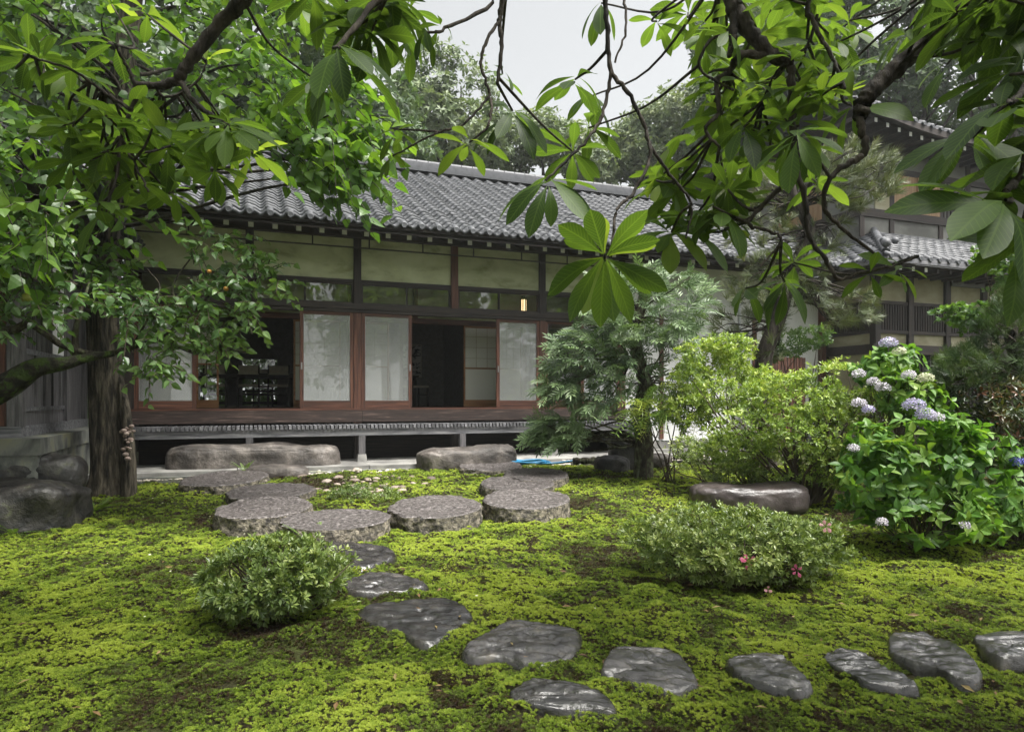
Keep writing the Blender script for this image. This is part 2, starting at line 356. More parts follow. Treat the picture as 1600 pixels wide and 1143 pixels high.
door(.07, .965, -.045, .93); door(2.585, 3.465, -.045, 2.62); door(2*BAY+.07, 2*BAY+.96, .0, None, 'glass'); door(2*BAY+.83, 3*BAY-.07, -.045)
# the corridor, the paper screens and the rooms behind
part('floor', M['floor'], [(XL, XR, .10, 6.4, .84, ZF)])
part('corridor_ceiling', M['dark_x'], [(XL, XR, .08, .92, 3.5, 3.53)])
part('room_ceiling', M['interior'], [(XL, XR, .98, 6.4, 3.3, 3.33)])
part('inner_wall', M['plaster'], [(XL, XR, .93, .98, 2.66, 3.5)])
part('inner_lintel', M['red_x'], [(XL, XR, .89, 1.0, 2.56, 2.66)])
part('inner_post', M['red_z'], [(k*BAY-.05+.0, k*BAY+.05, .88, 1.0, ZF, 3.5) for k in (-2, 0, 2, 3)])
part('inner_post', M['red_z'], [(1.2, 1.3, .905, .99, 2.66, 3.5)])
def shoji(x0, x1, y, clear=False):
    z0, z1 = ZF+.01, 2.555; zm = z0+.76
    s = part('shoji_screen', M['honey'], [(x0, x0+.035, y-.015, y+.015, z0, z1), (x1-.035, x1, y-.015, y+.015, z0, z1), (x0+.035, x1-.035, y-.014, y+.014, z0, z0+.14),
             (x0+.035, x1-.035, y-.014, y+.014, zm, zm+.028), (x0+.035, x1-.035, y-.014, y+.014, z1-.04, z1)])
    part('lattice', M['seat'], [(x0+.035+(x1-x0-.07)*k/3-.004, x0+.035+(x1-x0-.07)*k/3+.004, y-.012, y-.003, zm+.029, z1-.041) for k in (1, 2)] +
         [(x0+.036, x1-.036, y-.0115, y-.0035, zm+(z1-zm)*k/4-.004, zm+(z1-zm)*k/4+.004) for k in (1, 2, 3)], s)
    part('paper', M['paper'], [(x0+.035, x1-.035, y-.002, y+.001, zm+.03, z1-.042)], s)
    part('lower_pane', M['glass' if clear else 'paper'], [(x0+.035, x1-.035, y-.002, y+.001, z0+.141, zm-.001)], s)
for a in ((XL+.15, XL+.92, .94), (-2.72, -2.28, .97, True), (-1.02, -.17, .94), (-.05, .74, .94), (2.235, 3.0, .935), (2.98, 3.5, .968)): shoji(*a)
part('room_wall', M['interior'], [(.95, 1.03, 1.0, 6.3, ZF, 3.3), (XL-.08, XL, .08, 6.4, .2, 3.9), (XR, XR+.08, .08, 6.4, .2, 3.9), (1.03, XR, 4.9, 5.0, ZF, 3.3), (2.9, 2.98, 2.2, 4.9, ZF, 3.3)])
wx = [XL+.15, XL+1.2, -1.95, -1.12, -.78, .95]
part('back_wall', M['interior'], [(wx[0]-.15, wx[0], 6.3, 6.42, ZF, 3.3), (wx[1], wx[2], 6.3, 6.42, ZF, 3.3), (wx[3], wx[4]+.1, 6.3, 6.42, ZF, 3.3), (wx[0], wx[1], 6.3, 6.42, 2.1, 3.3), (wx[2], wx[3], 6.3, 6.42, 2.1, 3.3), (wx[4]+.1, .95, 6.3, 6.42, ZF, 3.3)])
for a, b in ((0, 1), (2, 3)):
    w = part('back_window', M['dark_x'], [(wx[a], wx[b], 6.33, 6.38, 1.25, 1.31), (wx[a], wx[b], 6.33, 6.38, ZF+.02, ZF+.1)])
    part('pane', M['glass'], [(wx[a], wx[b], 6.35, 6.355, 1.31, 2.1)], w)
shoji(-.72, -.3, 4.4)
part('underfloor_dark_sheet', M['dark_x'], [(XL, XR, .9, .96, -.1, .84)])  # dark sheet added to stand for the shade under the floor
# veranda of grey slats on its own short posts
vd = part('veranda', M['grey_x'], [(XL-.05, XR+.1, -.56, -.50, .475, .592), (XL-.05, XR+.1, -.16, -.12, .50, .592)])
g = Geo(); x = XL-.08
while x < XR+.14: g.box(x, x+.045, -.60, -.115, .594, .656); x += .066
g.build('slats', M['grey_y'], vd, local=True)
for k in range(-2, 4):
    p = part('veranda_post', M['grey_z'], [(k*BAY-.055, k*BAY+.055, -.585, -.475, .16, .474)])
    Geo().hexa([(k*BAY+sx*w, -.53+sy*w, z) for z, w in ((.0, .085), (.158, .068)) for sx, sy in ((-1, -1), (1, -1), (1, 1), (-1, 1))]).build('base_stone', M['slab'], p, local=True)
    part('veranda_post', M['dark_z'], [(k*BAY-.05, k*BAY+.05, -.06, .04, .03, .69)])
# eaves: rafters with white painted ends, boards, gutter rail
for k in range(39):
    x = XL+.02+k*BAY/5
    if x > XE+.2: break
    zz = lambda y: 4.07+.36*(y+.15)
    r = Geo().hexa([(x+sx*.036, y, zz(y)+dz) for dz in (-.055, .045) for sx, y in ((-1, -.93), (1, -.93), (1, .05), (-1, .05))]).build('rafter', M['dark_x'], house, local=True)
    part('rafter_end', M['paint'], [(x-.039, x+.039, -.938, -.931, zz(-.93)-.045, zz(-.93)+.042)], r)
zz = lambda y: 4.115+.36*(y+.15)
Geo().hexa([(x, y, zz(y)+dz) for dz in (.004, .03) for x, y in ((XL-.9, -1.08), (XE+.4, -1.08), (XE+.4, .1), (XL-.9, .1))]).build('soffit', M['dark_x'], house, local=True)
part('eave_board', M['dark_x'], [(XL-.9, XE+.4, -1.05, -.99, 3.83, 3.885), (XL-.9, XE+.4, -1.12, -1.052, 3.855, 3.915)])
rail = Geo().tube([(XL-.3, -.55, 3.63), (XR+.2, -.55, 3.63)], .013).build('rail', M['iron'], house, local=True)
for k in range(9): Geo().tube([(-2.65+k*.925, -.55, 3.62), (-2.65+k*.925, -.55, 3.95)], .012).build('hanger', M['iron'], rail, local=True)

def tile_field(ev, along, up, n_cols, n_rows, pitch, gauge, rng, amp=.034):
    """rows of S-shaped tiles from the eave point ev; along and up are unit vectors"""
    g = Geo(); nrmv = np.cross(along, up); s = np.linspace(0, 1, 9)
    w = amp*(np.sin(2*np.pi*s)+.35*np.sin(4*np.pi*s+.6))
    for r in range(n_rows):
        for c in range(n_cols):
            j = rng.normal(0, .0035); a = (c+s)*pitch
            lo = r*gauge-.02; hi = (r+1)*gauge+.03
            A = ev+along*a[:, None]+up*lo+nrmv*(w-.012+j)[:, None]
            B = ev+along*a[:, None]+up*(lo-.004)+nrmv*(w+.026+j)[:, None]
            Cc = ev+along*a[:, None]+up*hi+nrmv*(w-.004+j)[:, None]
            i = np.arange(8); F = np.concatenate([np.stack([i, i+1, i+10, i+9], 1), np.stack([i+9, i+10, i+19, i+18], 1)])
            g.add(np.concatenate([A, B, Cc]), F, float(np.clip(rng.normal(.5, .22), 0, 1)))
    return g
def caps(parent, ev, along, up, n, pitch, rad=.058, lift=None):
    """one round-ended tile per column, each a part of its own"""
    a = np.arange(12)*math.pi/6; nv = np.cross(along, up); first = None
    q = -up*.02; ring = np.array([q-up*.03+along*rad*math.cos(t)+np.array([0, 0, 1])*rad*math.sin(t) for t in a]); back = ring+up*.14
    m = q-up*.042; inner = np.array([m+along*rad*.72*math.cos(t)+np.array([0, 0, 1])*rad*.72*math.sin(t) for t in a])
    k = np.arange(12); F = np.concatenate([np.stack([k, (k+1) % 12, 12+(k+1) % 12, 12+k], 1), np.stack([24+k, 24+(k+1) % 12, (k+1) % 12, k], 1)])
    for c in range(n):
        p = ev+along*((c+.24)*pitch)+nv*.022+np.array([0, 0, lift(ev[0]+c*pitch) if lift else 0])
        if first is None:
            g = Geo().add(np.concatenate([ring, back, inner]), F, .5); g.add(np.concatenate([inner, [m+up*.006]]), [(12, j, (j+1) % 12) for j in range(12)], .4)
            first = o = g.build('eave_cap', M['tile'], parent, smooth=True, local=True)
        else: o = first.copy(); COL.objects.link(o); o.parent = parent
        o.location = p
rng = np.random.default_rng(4)
PIT = math.atan(.5); up = np.array([0, math.cos(PIT), math.sin(PIT)]); al = np.array([1., 0, 0]); ev = np.array([XL-.95, -1.14, 3.93])
ncol = int((XE+.45-ev[0])/.294)+1; D = 4.2
g = tile_field(ev, al, up, ncol, 27, .294, (D+1.14)/math.cos(PIT)/27, rng); roof = g.build('roof', M['tile'], house, smooth=True, local=True)
caps(roof, ev, al, up, ncol, .294)
RZ = 3.93+.5*(D+1.14); x0, x1 = ev[0]-.02, ev[0]+ncol*.294
g = Geo()
for k, (w, h) in enumerate(((.20, .055), (.185, .055), (.17, .055), (.155, .055))): g.box(x0-.02*k, x1+.02*k, D-w, D+w, RZ+.0+k*.058, RZ+k*.058+h, .3+.15*k)
n = int((x1-x0)/.28)
for k in range(n): g.tube([(x0+(k+.02)*(x1-x0)/n, D, RZ+.235), (x0+(k+.97)*(x1-x0)/n, D, RZ+.235)], .085, 10, random.random())
g.build('ridge', M['tile'], house, local=True)
Geo().hexa([(x, y, z+dz) for dz in (-.08, 0) for x, y, z in ((x0, D, RZ), (x1, D, RZ), (x1, 2*D+1.1, 3.93), (x0, 2*D+1.1, 3.93))]).build('rear_roof', M['tile'], house, local=True)
Geo().hexa([(x, y, z) for z, yy in ((3.9, 0),) for x, y in ()] or [(x, y, z+dz) for dz in (-.07, -.03) for x, y, z in ((x0, -1.1, 3.93), (x1, -1.1, 3.93), (x1, D, RZ), (x0, D, RZ))]).build('roof_boards', M['dark_x'], house, local=True)
g = Geo()
for xx in (x0+.5, XE): g.add([(xx, .1, 3.9), (xx, 2*D-.2, 3.9), (xx, D, RZ-.1), (xx+.08, .1, 3.9), (xx+.08, 2*D-.2, 3.9), (xx+.08, D, RZ-.1)], [(0, 1, 2), (3, 5, 4)])
g.build('gable_wall', M['cream'], house, local=True)
g = Geo()                                    # demon-tile at the ridge end: stepped shield with two white-rimmed discs
for k, (w, h0, h1) in enumerate(((.34, -.02, .12), (.28, .12, .28), (.18, .28, .42), (.09, .42, .52))): g.box(x1+.02, x1+.16-.01*k, D-w, D+w, RZ+h0, RZ+h1)
g.build('ridge_ornament', M['tile'], house, local=True)
# white plastered end of the house
part('white_wall', M['white'], [(XR+.10, 10.74, .02, .16, .22, 3.88)])
part('wall_post', M['red_z'], [(6.22, 6.31, -.01, .05, .25, 3.3)]); part('wall_post', M['red_z'], [(8.62, 8.72, -.01, .06, .25, 3.3)])
part('wall_base', M['slab'], [(XR+.14, XE-.1, -.10, .10, -.15, .215), (XR+.14, XE-.1, -.35, -.104, -.15, .06)])
part('rear_wall', M['cream'], [(XL, XE, 2*D-.3, 2*D-.2, .0, 3.9), ] if False else [(XR+.1, XE, 6.3, 6.42, 0, 3.9), (XE-.1, XE-.02, .17, 6.3, 0, 3.9)])
v = part('wall_vent', M['iron'], [(7.28, 7.62, -.02, .018, 2.17, 2.42)]); part('grille', M['steel'], [(7.30+.045*k, 7.318+.045*k, -.03, -.021, 2.19, 2.4) for k in range(7)], v)
# paving in front of the veranda
g = Geo()
for k in range(5): g.box(XL-.35+k*1.95, XL-.35+(k+1)*1.95-.012, -1.30, .05, -.3, .035+.004*(k % 2))
slab = g.build('paving', M['slab'], house, local=True)
part('kerb', M['ashlar'], [(XL-.3+k*1.3, XL-.3+(k+1)*1.3-.02, -1.46, -1.32, -.35, -.015) for k in range(8)])

# ------------------------------------------------------------------ right building: two storeys, same orientation
rb = empty('gatehouse', tuple(HL(10.77, -1.3, 0)), 'dark two-storey building with pale wooden shutters upstairs and hipped tile eaves', 'building', rot=TH)
OX, OY = 10.77, -1.3                          # boxes below are given in the house frame and moved here
def rpart(name, mat, boxes, parent=None):
    if name in SPLIT and len(boxes) > 1: return [rpart(name, mat, [b], parent) for b in boxes][0]
    g = Geo()
    for b in boxes: g.box(b[0]-OX, b[1]-OX, b[2]-OY, b[3]-OY, b[4], b[5])
    return g.build(name, mat, parent or rb, local=True)
FX = [10.77, 11.75, 12.9, 14.1, 15.6, 17.2, 18.8]
for x in FX: rpart('post', M['dark_z'], [(x-.075, x+.075, -1.37, -1.22, 0, 4.0)])
rpart('post', M['dark_z'], [(10.70, 10.84, -.06, .06, 0, 4.0)])
rpart('corner_post', M['red_z'], [(10.48, 10.60, -.12, .0, .0, 3.7)])
rpart('beam', M['dark_x'], [(10.6, 18.9, -1.40, -1.18, 2.06, 2.26), (10.6, 18.9, -1.39, -1.2, 3.75, 4.0), (10.67, 10.87, -1.17, 0, 2.062, 2.262), (10.67, 10.87, -1.17, 0, 3.752, 4.0), (10.846, 18.9, -1.36, -1.25, .25, .45)])
rpart('beam', M['dark_x'], [(10.85, 18.9, -1.355, -1.26, 3.13, 3.2), (10.85, 18.9, -1.355, -1.26, 2.5, 2.57), (10.70, 10.84, -1.2, -.06, 3.132, 3.202), (10.70, 10.84, -1.2, -.06, 2.502, 2.572)])
rpart('upper_panel', M['cream'], [(FX[k]+.076, FX[k+1]-.076, -1.30, -1.26, 3.2, 3.75) for k in range(6)]); rpart('upper_panel', M['cream'], [(10.74, 10.80, -1.21, -.06, 3.2, 3.75)])
rpart('middle_panel', M['cream'], [(FX[k]+.076, FX[k+1]-.076, -1.30, -1.26, 2.26, 2.5) for k in range(6)]); rpart('middle_panel', M['cream'], [(10.74, 10.80, -1.21, -.06, 2.26, 2.5)])
rpart('lower_panel', M['cream'], [(10.74, 10.80, -1.21, -.06, .3, 2.06)])
rpart('lower_panel', M['dark_z'], [(FX[k]+.076, FX[k+1]-.076, -1.24, -1.2, .45, 2.06) for k in range(6)])
for k in range(6):
    a, b = FX[k]+.076, FX[k+1]-.076; n = int((b-a)/.075)
    w = rpart('lattice_window', M['dark_z'], [(a+(b-a)*(q+.2)/n, a+(b-a)*(q+.75)/n, -1.335, -1.30, 2.57, 3.13) for q in range(n)]); rpart('backing', M['iron'], [(a, b, -1.27, -1.25, 2.57, 3.13)], w)
    rpart('lattice_door', M['dark_z'], [(a+(b-a)*(q+.2)/9, a+(b-a)*(q+.4)/9, -1.30, -1.245, .45, 2.06) for q in range(9)])
w = rpart('lattice_window', M['dark_z'], [(10.70, 10.735, -1.18+.075*q, -1.14+.075*q, 2.57, 3.13) for q in range(15)]); rpart('backing', M['iron'], [(10.76, 10.78, -1.21, -.06, 2.572, 3.13)], w)
rpart('nameplate', M['grey_x'], [(12.95, 14.0, -1.42, -1.36, 3.62, 3.74)])
# skirt roof: front and left slopes meeting in a hip
def to_rb(p): return np.array(p)-np.array([OX, OY, 0])
sk = []; pz = .5; ex, ey, ez = 9.98, -2.25, 3.92
up1 = np.array([0, math.cos(math.atan(pz)), math.sin(math.atan(pz))]); run = 2.4
gf = tile_field(to_rb((ex, ey, ez)), np.array([1., 0, 0]), up1, 33, 11, .27, run/math.cos(math.atan(pz))/11, rng)
# trim the front slope along the hip by folding anything left of it onto the hip line
def clip_hip(geo, front):
    for V in geo.V:
        x = V[:, 0]+OX-ex; y = V[:, 1]+OY-ey
        if front: V[:, 0] = np.where(x < y, y+ex-OX, V[:, 0])
        else: V[:, 1] = np.where(y < x, x+ey-OY, V[:, 1])
clip_hip(gf, True); lower = gf.build('skirt_roof', M['tile'], rb, smooth=True, local=True)
up2 = np.array([math.cos(math.atan(pz)), 0, math.sin(math.atan(pz))])
gl = tile_field(to_rb((ex, ey+4.6, ez)), np.array([0, -1., 0]), up2, 17, 11, .27, run/math.cos(math.atan(pz))/11, rng); clip_hip(gl, False)
gl.build('side_slope', M['tile'], lower, smooth=True, local=True)
caps(lower, to_rb((ex, ey, ez)), np.array([1., 0, 0]), up1, 33, .27)
caps(lower, to_rb((ex, ey+4.6, ez)), np.array([0, -1., 0]), up2, 17, .27)
g = Geo()
a = to_rb((ex+.15, ey+.15, ez+.11)); b = to_rb((ex+run, ey+run, ez+.06+run*pz)); n = 11
for k in range(n): q0, q1 = a+(b-a)*k/n, a+(b-a)*(k+.94)/n; g.tube([q0, q1], .085, 8, random.random()); g.tube([q0-(0, 0, .09), q1-(0, 0, .09)], .11, 6, random.random())
for q, r_ in ((a+(-.04, -.04, .17), .095), (a+(.42, .42, .36), .075), (a+(.62, .30, .34), .075)):
    t = np.linspace(-math.pi/2, math.pi/2, 7); g.tube([q+(0, 0, r_*math.sin(k)) for k in t], [max(r_*math.cos(k), .002) for k in t], 10, .8)
g.build('hip_ridge', M['tile'], lower, smooth=True, local=True)
rpart('eave_board', M['grey_x'], [(ex-.02, 19, ey-.04, ey+.04, 3.80, 3.90), (ex-.04, ex+.04, ey+.05, 2.3, 3.802, 3.902)])
rpart('rafter', M['dark_z'], [(ex+.1, 19, ey+.05, -1.41, 3.78, 3.80), (ex+.06, 10.6, -1.40, 2.2, 3.782, 3.80)])
for k in range(24): x = ex+.15+k*.36; e = rpart('rafter', M['dark_x'], [(x-.035, x+.035, ey+.12, -1.41, 3.69, 3.778)]); rpart('rafter_end', M['paint'], [(x-.036, x+.036, ey+.112, ey+.119, 3.692, 3.776)], e) if k < 4 else None
# upper storey
UX, UY = 12.02, .2; UP = [12.02, 13.0, 14.7, 15.7, 16.9, 18.4]
rpart('upper_wall', M['greyplaster'], [(UX, 19, UY, UY+.1, 4.9, 7.4), (UX, UX+.1, UY+.101, 5.2, 4.9, 7.4)])
for x in UP: rpart('upper_post', M['dark_z'], [(x-.07, x+.07, UY-.04, UY-.001, 5.0, 7.5)])
for y in (1.3, 3.0, 4.6): rpart('upper_post', M['dark_z'], [(UX-.04, UX-.001, y-.07, y+.07, 5.0, 7.5)])
rpart('upper_beam', M['dark_x'], [(UX-.05, 19, UY-.05, UY-.002, 6.62, 6.76), (UX-.06, 19, UY-.06, UY-.002, 5.50, 5.70), (UX-.05, UX-.002, UY, 5.2, 6.622, 6.762), (UX-.06, UX-.002, UY, 5.2, 5.502, 5.702)])
rpart('shutter', M['pale'], [(13.08, 13.86, UY-.035, UY-.012, 5.705, 6.615)]); rpart('shutter', M['pale'], [(13.84, 14.62, UY-.065, UY-.04, 5.705, 6.615)])
rpart('shutter', M['cream'], [(12.45, 12.92, UY-.03, UY-.003, 5.705, 6.25)]); rpart('shutter', M['pale'], [(UX-.035, UX-.003, 1.38, 2.93, 5.705, 6.6)])
w = rpart('upper_window', M['dark_z'], [(14.8+.13*k, 14.84+.13*k, UY-.03, UY-.003, 5.705, 6.6) for k in range(7)]); rpart('crossbar', M['dark_x'], [(14.78, 15.62, UY-.035, UY-.031, 5.9+.22*k, 5.93+.22*k) for k in range(3)], w)
uex, uey, uez = 11.0, -.85, 7.35
gu = tile_field(to_rb((uex, uey, uez)), np.array([1., 0, 0]), up1, 29, 12, .28, 3.4/math.cos(math.atan(pz))/12, rng)
for V in gu.V:                                # the eave sweeps up towards the corner
    t = np.clip(1-(V[:, 0]+OX-uex)/3.2, 0, 1); V[:, 2] += .38*t*t
upper = gu.build('upper_roof', M['tile'], rb, smooth=True, local=True)
caps(upper, to_rb((uex, uey, uez)), np.array([1., 0, 0]), up1, 29, .28, .058, lambda x: .38*max(0, 1-(x+OX-uex)/3.2)**2)
g = Geo(); xs = np.linspace(uex-.05, 19, 40)
for y0, y1, z0, z1 in ((uey-.02, uey+.06, -.16, -.02), (uey+.3, uey+.42, -.1, .06), (uey+.05, 6, -.03, .0)):
    for k in range(39):
        l = [.38*max(0, 1-(x-uex)/3.2)**2 for x in xs[k:k+2]]
        g.hexa([to_rb((x, y, uez+z+ll)) for z in (z0, z1) for x, y, ll in ((xs[k], y0, l[0]), (xs[k+1], y0, l[1]), (xs[k+1], y1, l[1]), (xs[k], y1, l[0]))])
g.build('upper_eave', M['dark_x'], rb, local=True)
for k in range(22):
    x = uex+.12+k*.36; l = .38*max(0, 1-(x-uex)/3.2)**2
    e = rpart('rafter', M['dark_x'], [(x-.035, x+.035, uey+.16, UY, uez-.27+l, uez-.17+l)]); rpart('rafter_end', M['paint'], [(x-.04, x+.04, uey+.152, uey+.159, uez-.268+l, uez-.172+l)], e)
Geo().hexa([to_rb((x, y, z+dz)) for dz in (-.1, 0) for x, y, z in ((uex, 2.55, uez+1.7), (19, 2.55, uez+1.7), (19, 6, uez), (uex, 6, uez))]).build('rear_roof', M['tile'], rb, local=True)
g = Geo()
for k in range(26): g.tube([to_rb((uex+.02+k*.31, 2.5, uez+1.82)), to_rb((uex+.31+k*.31, 2.5, uez+1.82))], .11, 8, random.random())
g.build('ridge', M['tile'], rb, local=True)

# ------------------------------------------------------------------ left wing on its stone plinth
lw = empty('side_wing', tuple(HL(-3.9, -3.37, 0)), 'weathered boarded wing standing on a mossy cut stone plinth', 'building', rot=TH)
OX2, OY2 = -3.9, -3.37
def lpart(name, mat, boxes, parent=None):
    if name in SPLIT and len(boxes) > 1: return [lpart(name, mat, [b], parent) for b in boxes][0]
    g = Geo()
    for b in boxes: g.box(b[0]-OX2, b[1]-OX2, b[2]-OY2, b[3]-OY2, b[4], b[5])
    return g.build(name, mat, parent or lw, local=True)
ys = [-3.37, -2.35, -1.45, -.62, .4]
pl = lpart('plinth', M['ashlar'], [(-9, -3.93, ys[k]+.03, ys[k+1]+.018, -.6, .475+.001*k) for k in range(4)])
lpart('coping', M['ashlar'], [(-9, -3.90, ys[k], ys[k+1]-.008, .478, .66) for k in range(4)], pl)
lpart('ground_beam', M['grey_x'], [(-9, -4.16, -3.06, -2.93, .66, .78), (-4.28, -4.157, -2.929, .3, .661, .781)])
for y in (-2.98, -.98, .15): lpart('post', M['grey_z'], [(-4.30, -4.15, y-.075, y+.075, .782, 3.3)])
lpart('wall_board', M['grey_z'], [(-4.24, -4.205, -2.9, -1.06, .782, 1.62), (-4.24, -4.205, -.9, .07, .782, 3.2)])
lpart('batten', M['grey_z'], [(-4.204, -4.18, -2.78+.38*k, -2.745+.38*k, 1.0, 1.62) for k in range(5)]); lpart('rail', M['grey_x'], [(-4.204, -4.178, -2.9, -1.06, .95, .999), (-4.204, -4.178, -2.9, -1.06, 1.62, 1.68)])
lpart('wall_board', M['dark_z'], [(-9, -4.3, -2.98, -2.94, .782, 3.3)])
lpart('side_board', M['red_z'], [(-4.9+.2*k, -4.72+.2*k, -3.01, -2.981, .79, 3.2) for k in range(-8, 3)])
w = lpart('lattice_window', M['grey_z'], [(-4.20, -4.175, -2.85+.075*k, -2.815+.075*k, 1.68, 2.9) for k in range(16)]); lpart('backing', M['iron'], [(-4.26, -4.24, -2.9, -1.06, 1.68, 3.2)], w)
lpart('white_panel', M['white'], [(-4.21, -4.19, -1.62, -1.06, 1.69, 2.9)])
lpart('eave_beam', M['dark_x'], [(-9, -4.1, -3.2, .3, 3.2, 3.35), (-9, -3.5, -3.6, 1.0, 3.45, 3.5)])
gl = tile_field(np.array([-3.35-OX2, -3.7-OY2, 3.5]), np.array([0, 1., 0]), np.array([-math.cos(PIT), 0, math.sin(PIT)]), 17, 10, .28, .28, rng)
gl.build('roof', M['tile'], lw, smooth=True, local=True)
# ------------------------------------------------------------------ stones
def wet_stone(name, stops, rough=(.12, .4), scale=5, bs=.6, bd=.012, fine=26, var=.2, coat=0.):
    m = surface(name, stops, scale, (1, 1, 1), rough, bs, bd, 8, 1.0 if name == 'wet_flat_stone' else .6, var, fine); b = m.node_tree.nodes['Principled BSDF']; b.inputs['Coat Weight'].default_value = coat; b.inputs['Coat Roughness'].default_value = .07
    if coat: m.node_tree.links.new(b.inputs['Normal'].links[0].from_socket, b.inputs['Coat Normal'])
    return m
M['wet'] = wet_stone('wet_flat_stone', [(.2, (.012, .010, .010)), (.45, (.030, .027, .026)), (.65, (.055, .050, .048)), (.85, (.095, .082, .068))], (.05, .34), 7, .55, .013, 30, .45, 0.)
M['mill'] = wet_stone('wet_granite_disc', [(.2, (.017, .015, .014)), (.42, (.055, .047, .044)), (.6, (.115, .102, .098)), (.8, (.23, .205, .20))], (.16, .5), 34, 1., .02, 50, .3, 0.)
M['millside'] = wet_stone('rough_granite_rim', [(.25, (.025, .021, .017)), (.45, (.09, .078, .06)), (.6, (.19, .165, .125)), (.78, (.30, .26, .2))], (.5, .85), 22, 1., .03, 40)
M['rock'] = wet_stone('grey_boulder', [(.15, (.018, .015, .013)), (.43, (.048, .040, .034)), (.6, (.090, .077, .067)), (.85, (.20, .175, .155))], (.5, .8), 3.2, .7, .025, 17)
M['rockdark'] = wet_stone('dark_damp_boulder', [(.3, (.010, .010, .010)), (.5, (.026, .024, .022)), (.68, (.05, .046, .04)), (.8, (.085, .09, .05))], (.3, .6), 4, .7, .03, 15)
M['brownrock'] = wet_stone('brown_damp_boulder', [(.3, (.026, .020, .020)), (.5, (.055, .043, .042)), (.75, (.10, .083, .082))], (.22, .5), 3, .5, .012, 30)
def stepping_stone(px, h, label, seed, tilt=0., grp='flat stepping stones across the moss', dip=.05):
    W = []
    for x, y in px:
        Y = 5.
        for k in range(30): z = float(G0((x-800)/FPX*Y, Y))+h; Y = .5*Y+.5*(EYE-z)*FPX/(y-HY)
        W.append((( x-800)/FPX*Y, Y, z))
    W = np.array(W); ring = closed_curve(W, 9); c = ring.mean(0); ring = c+(ring-c)*1.0
    m = len(ring); V = []; rs = (1.10, 1.06, 1.035, 1.01, .98)+tuple(np.linspace(.95, .05, 24)); zs = (-.16, -.08, -.045, -.022, -.008)+tuple(.008*math.sin(math.pi*(1-k)) for k in np.linspace(.95, .05, 24))
    for r_, z in zip(rs, zs):
        q = c+(ring-c)*r_; q[:, 2] = ring[:, 2]*(1 if r_ > .9 else r_)+c[2]*(0 if r_ > .9 else 1-r_)+z; V.append(q)
    V = np.concatenate(V+[c[None]+[0, 0, .004]])
    top = np.repeat(np.array([0, .2, .5, .8]+[1]*25), m); top = np.append(top, 1.)
    d = np.stack([V[:, 0]*3.2+V[:, 1]*1.4, V[:, 1]*7.5, V[:, 2]*3], 1)
    rid = np.abs(2*fbm(d*1.2, seed, 4)-1)
    rid2 = np.abs(2*fbm(np.stack([V[:, 0]*5+V[:, 1]*3, V[:, 1]*19, V[:, 2]*3], 1), seed+9, 3)-1)
    V[:, 2] += top*(.040*(fbm(V*2.6, seed+3, 2)-.5)-.012*np.clip(.12-rid, 0, 1)/.12-.010*np.clip(.3-rid2, 0, 1)/.3+.018*(fbm(V*18, seed+7, 3)-.5))
    V[:, :2] += (.02*(fbm(V*7, seed+5, 3)-.5))[:, None]
    i = np.arange(m); F = np.concatenate([np.stack([k*m+i, k*m+(i+1) % m, (k+1)*m+(i+1) % m, (k+1)*m+i], 1) for k in range(28)])
    g = Geo().add(V, F, random.random()); g.F3.append(np.stack([28*m+i, 28*m+(i+1) % m, 0*i+29*m], 1))
    return W, tag(g.build('stepping_stone', M['wet'], smooth=True), label, 'stepping stone', grp)
c8 = lambda p: [(1000+.376*x, 713+.376*y) for x, y in p]
cc = lambda p: [(500+.375*x, 760+.375*y) for x, y in p]
STONES = [
 (cc([(0, 235), (60, 225), (200, 235), (290, 252), (318, 275), (270, 300), (180, 330), (90, 325), (20, 300)]), 'wet flat stone partly hidden by the small round azalea'),
 (cc([(100, 395), (180, 362), (310, 357), (385, 372), (445, 400), (350, 425), (180, 435), (120, 425)]), 'small thin wet stone lying just above the broad wedge-shaped one'),
 (cc([(155, 520), (230, 480), (380, 462), (530, 460), (620, 505), (625, 545), (560, 590), (450, 640), (330, 600), (220, 560)]), 'broad wedge-shaped wet stone with a lit sloping edge'),
 (cc([(595, 670), (680, 600), (790, 542), (920, 552), (1040, 575), (1085, 605), (1060, 690), (930, 732), (760, 705), (640, 705)]), 'large ridged wet stone holding a small brown puddle'),
 (cc([(1170, 755), (1215, 670), (1260, 655), (1380, 658), (1470, 672), (1540, 730), (1570, 800), (1490, 838), (1350, 818), (1230, 775)]), 'squarish wet stone crossed by cracks on the moss'),
 (cc([(785, 845), (840, 800), (930, 788), (1010, 810), (1110, 830), (1200, 870), (1240, 925), (1200, 935), (1060, 915), (900, 905), (820, 880)]), 'long rounded wet stone, lowest of the stepping stones in view'),
 (c8([(360, 830), (440, 815), (550, 803), (600, 820), (650, 870), (715, 935), (670, 970), (590, 955), (480, 930), (400, 890)]), 'wet stone with a folded ridge and glossy black hollow'),
 (c8([(755, 825), (800, 795), (870, 795), (960, 830), (1040, 880), (1110, 900), (1155, 945), (1070, 950), (940, 935), (860, 890), (800, 865)]), 'narrow speckled grey stone between the glossy black one and the folded one'),
 (c8([(1030, 745), (1060, 722), (1120, 715), (1230, 735), (1330, 780), (1420, 880), (1390, 925), (1300, 912), (1220, 870), (1120, 840), (1040, 800)]), 'big glossy black oval stone tilted in the moss'),
 (c8([(1385, 745), (1460, 727), (1595, 725), (1680, 750), (1700, 820), (1560, 835), (1480, 825)]), 'matt grey stone cut off by the edge of the photo'),
]
STONE_FOOT = []
for k, (px, lab) in enumerate(STONES):
    W, _ = stepping_stone(px, .060, lab, 40+7*k); STONE_FOOT.append(W[:, :2])
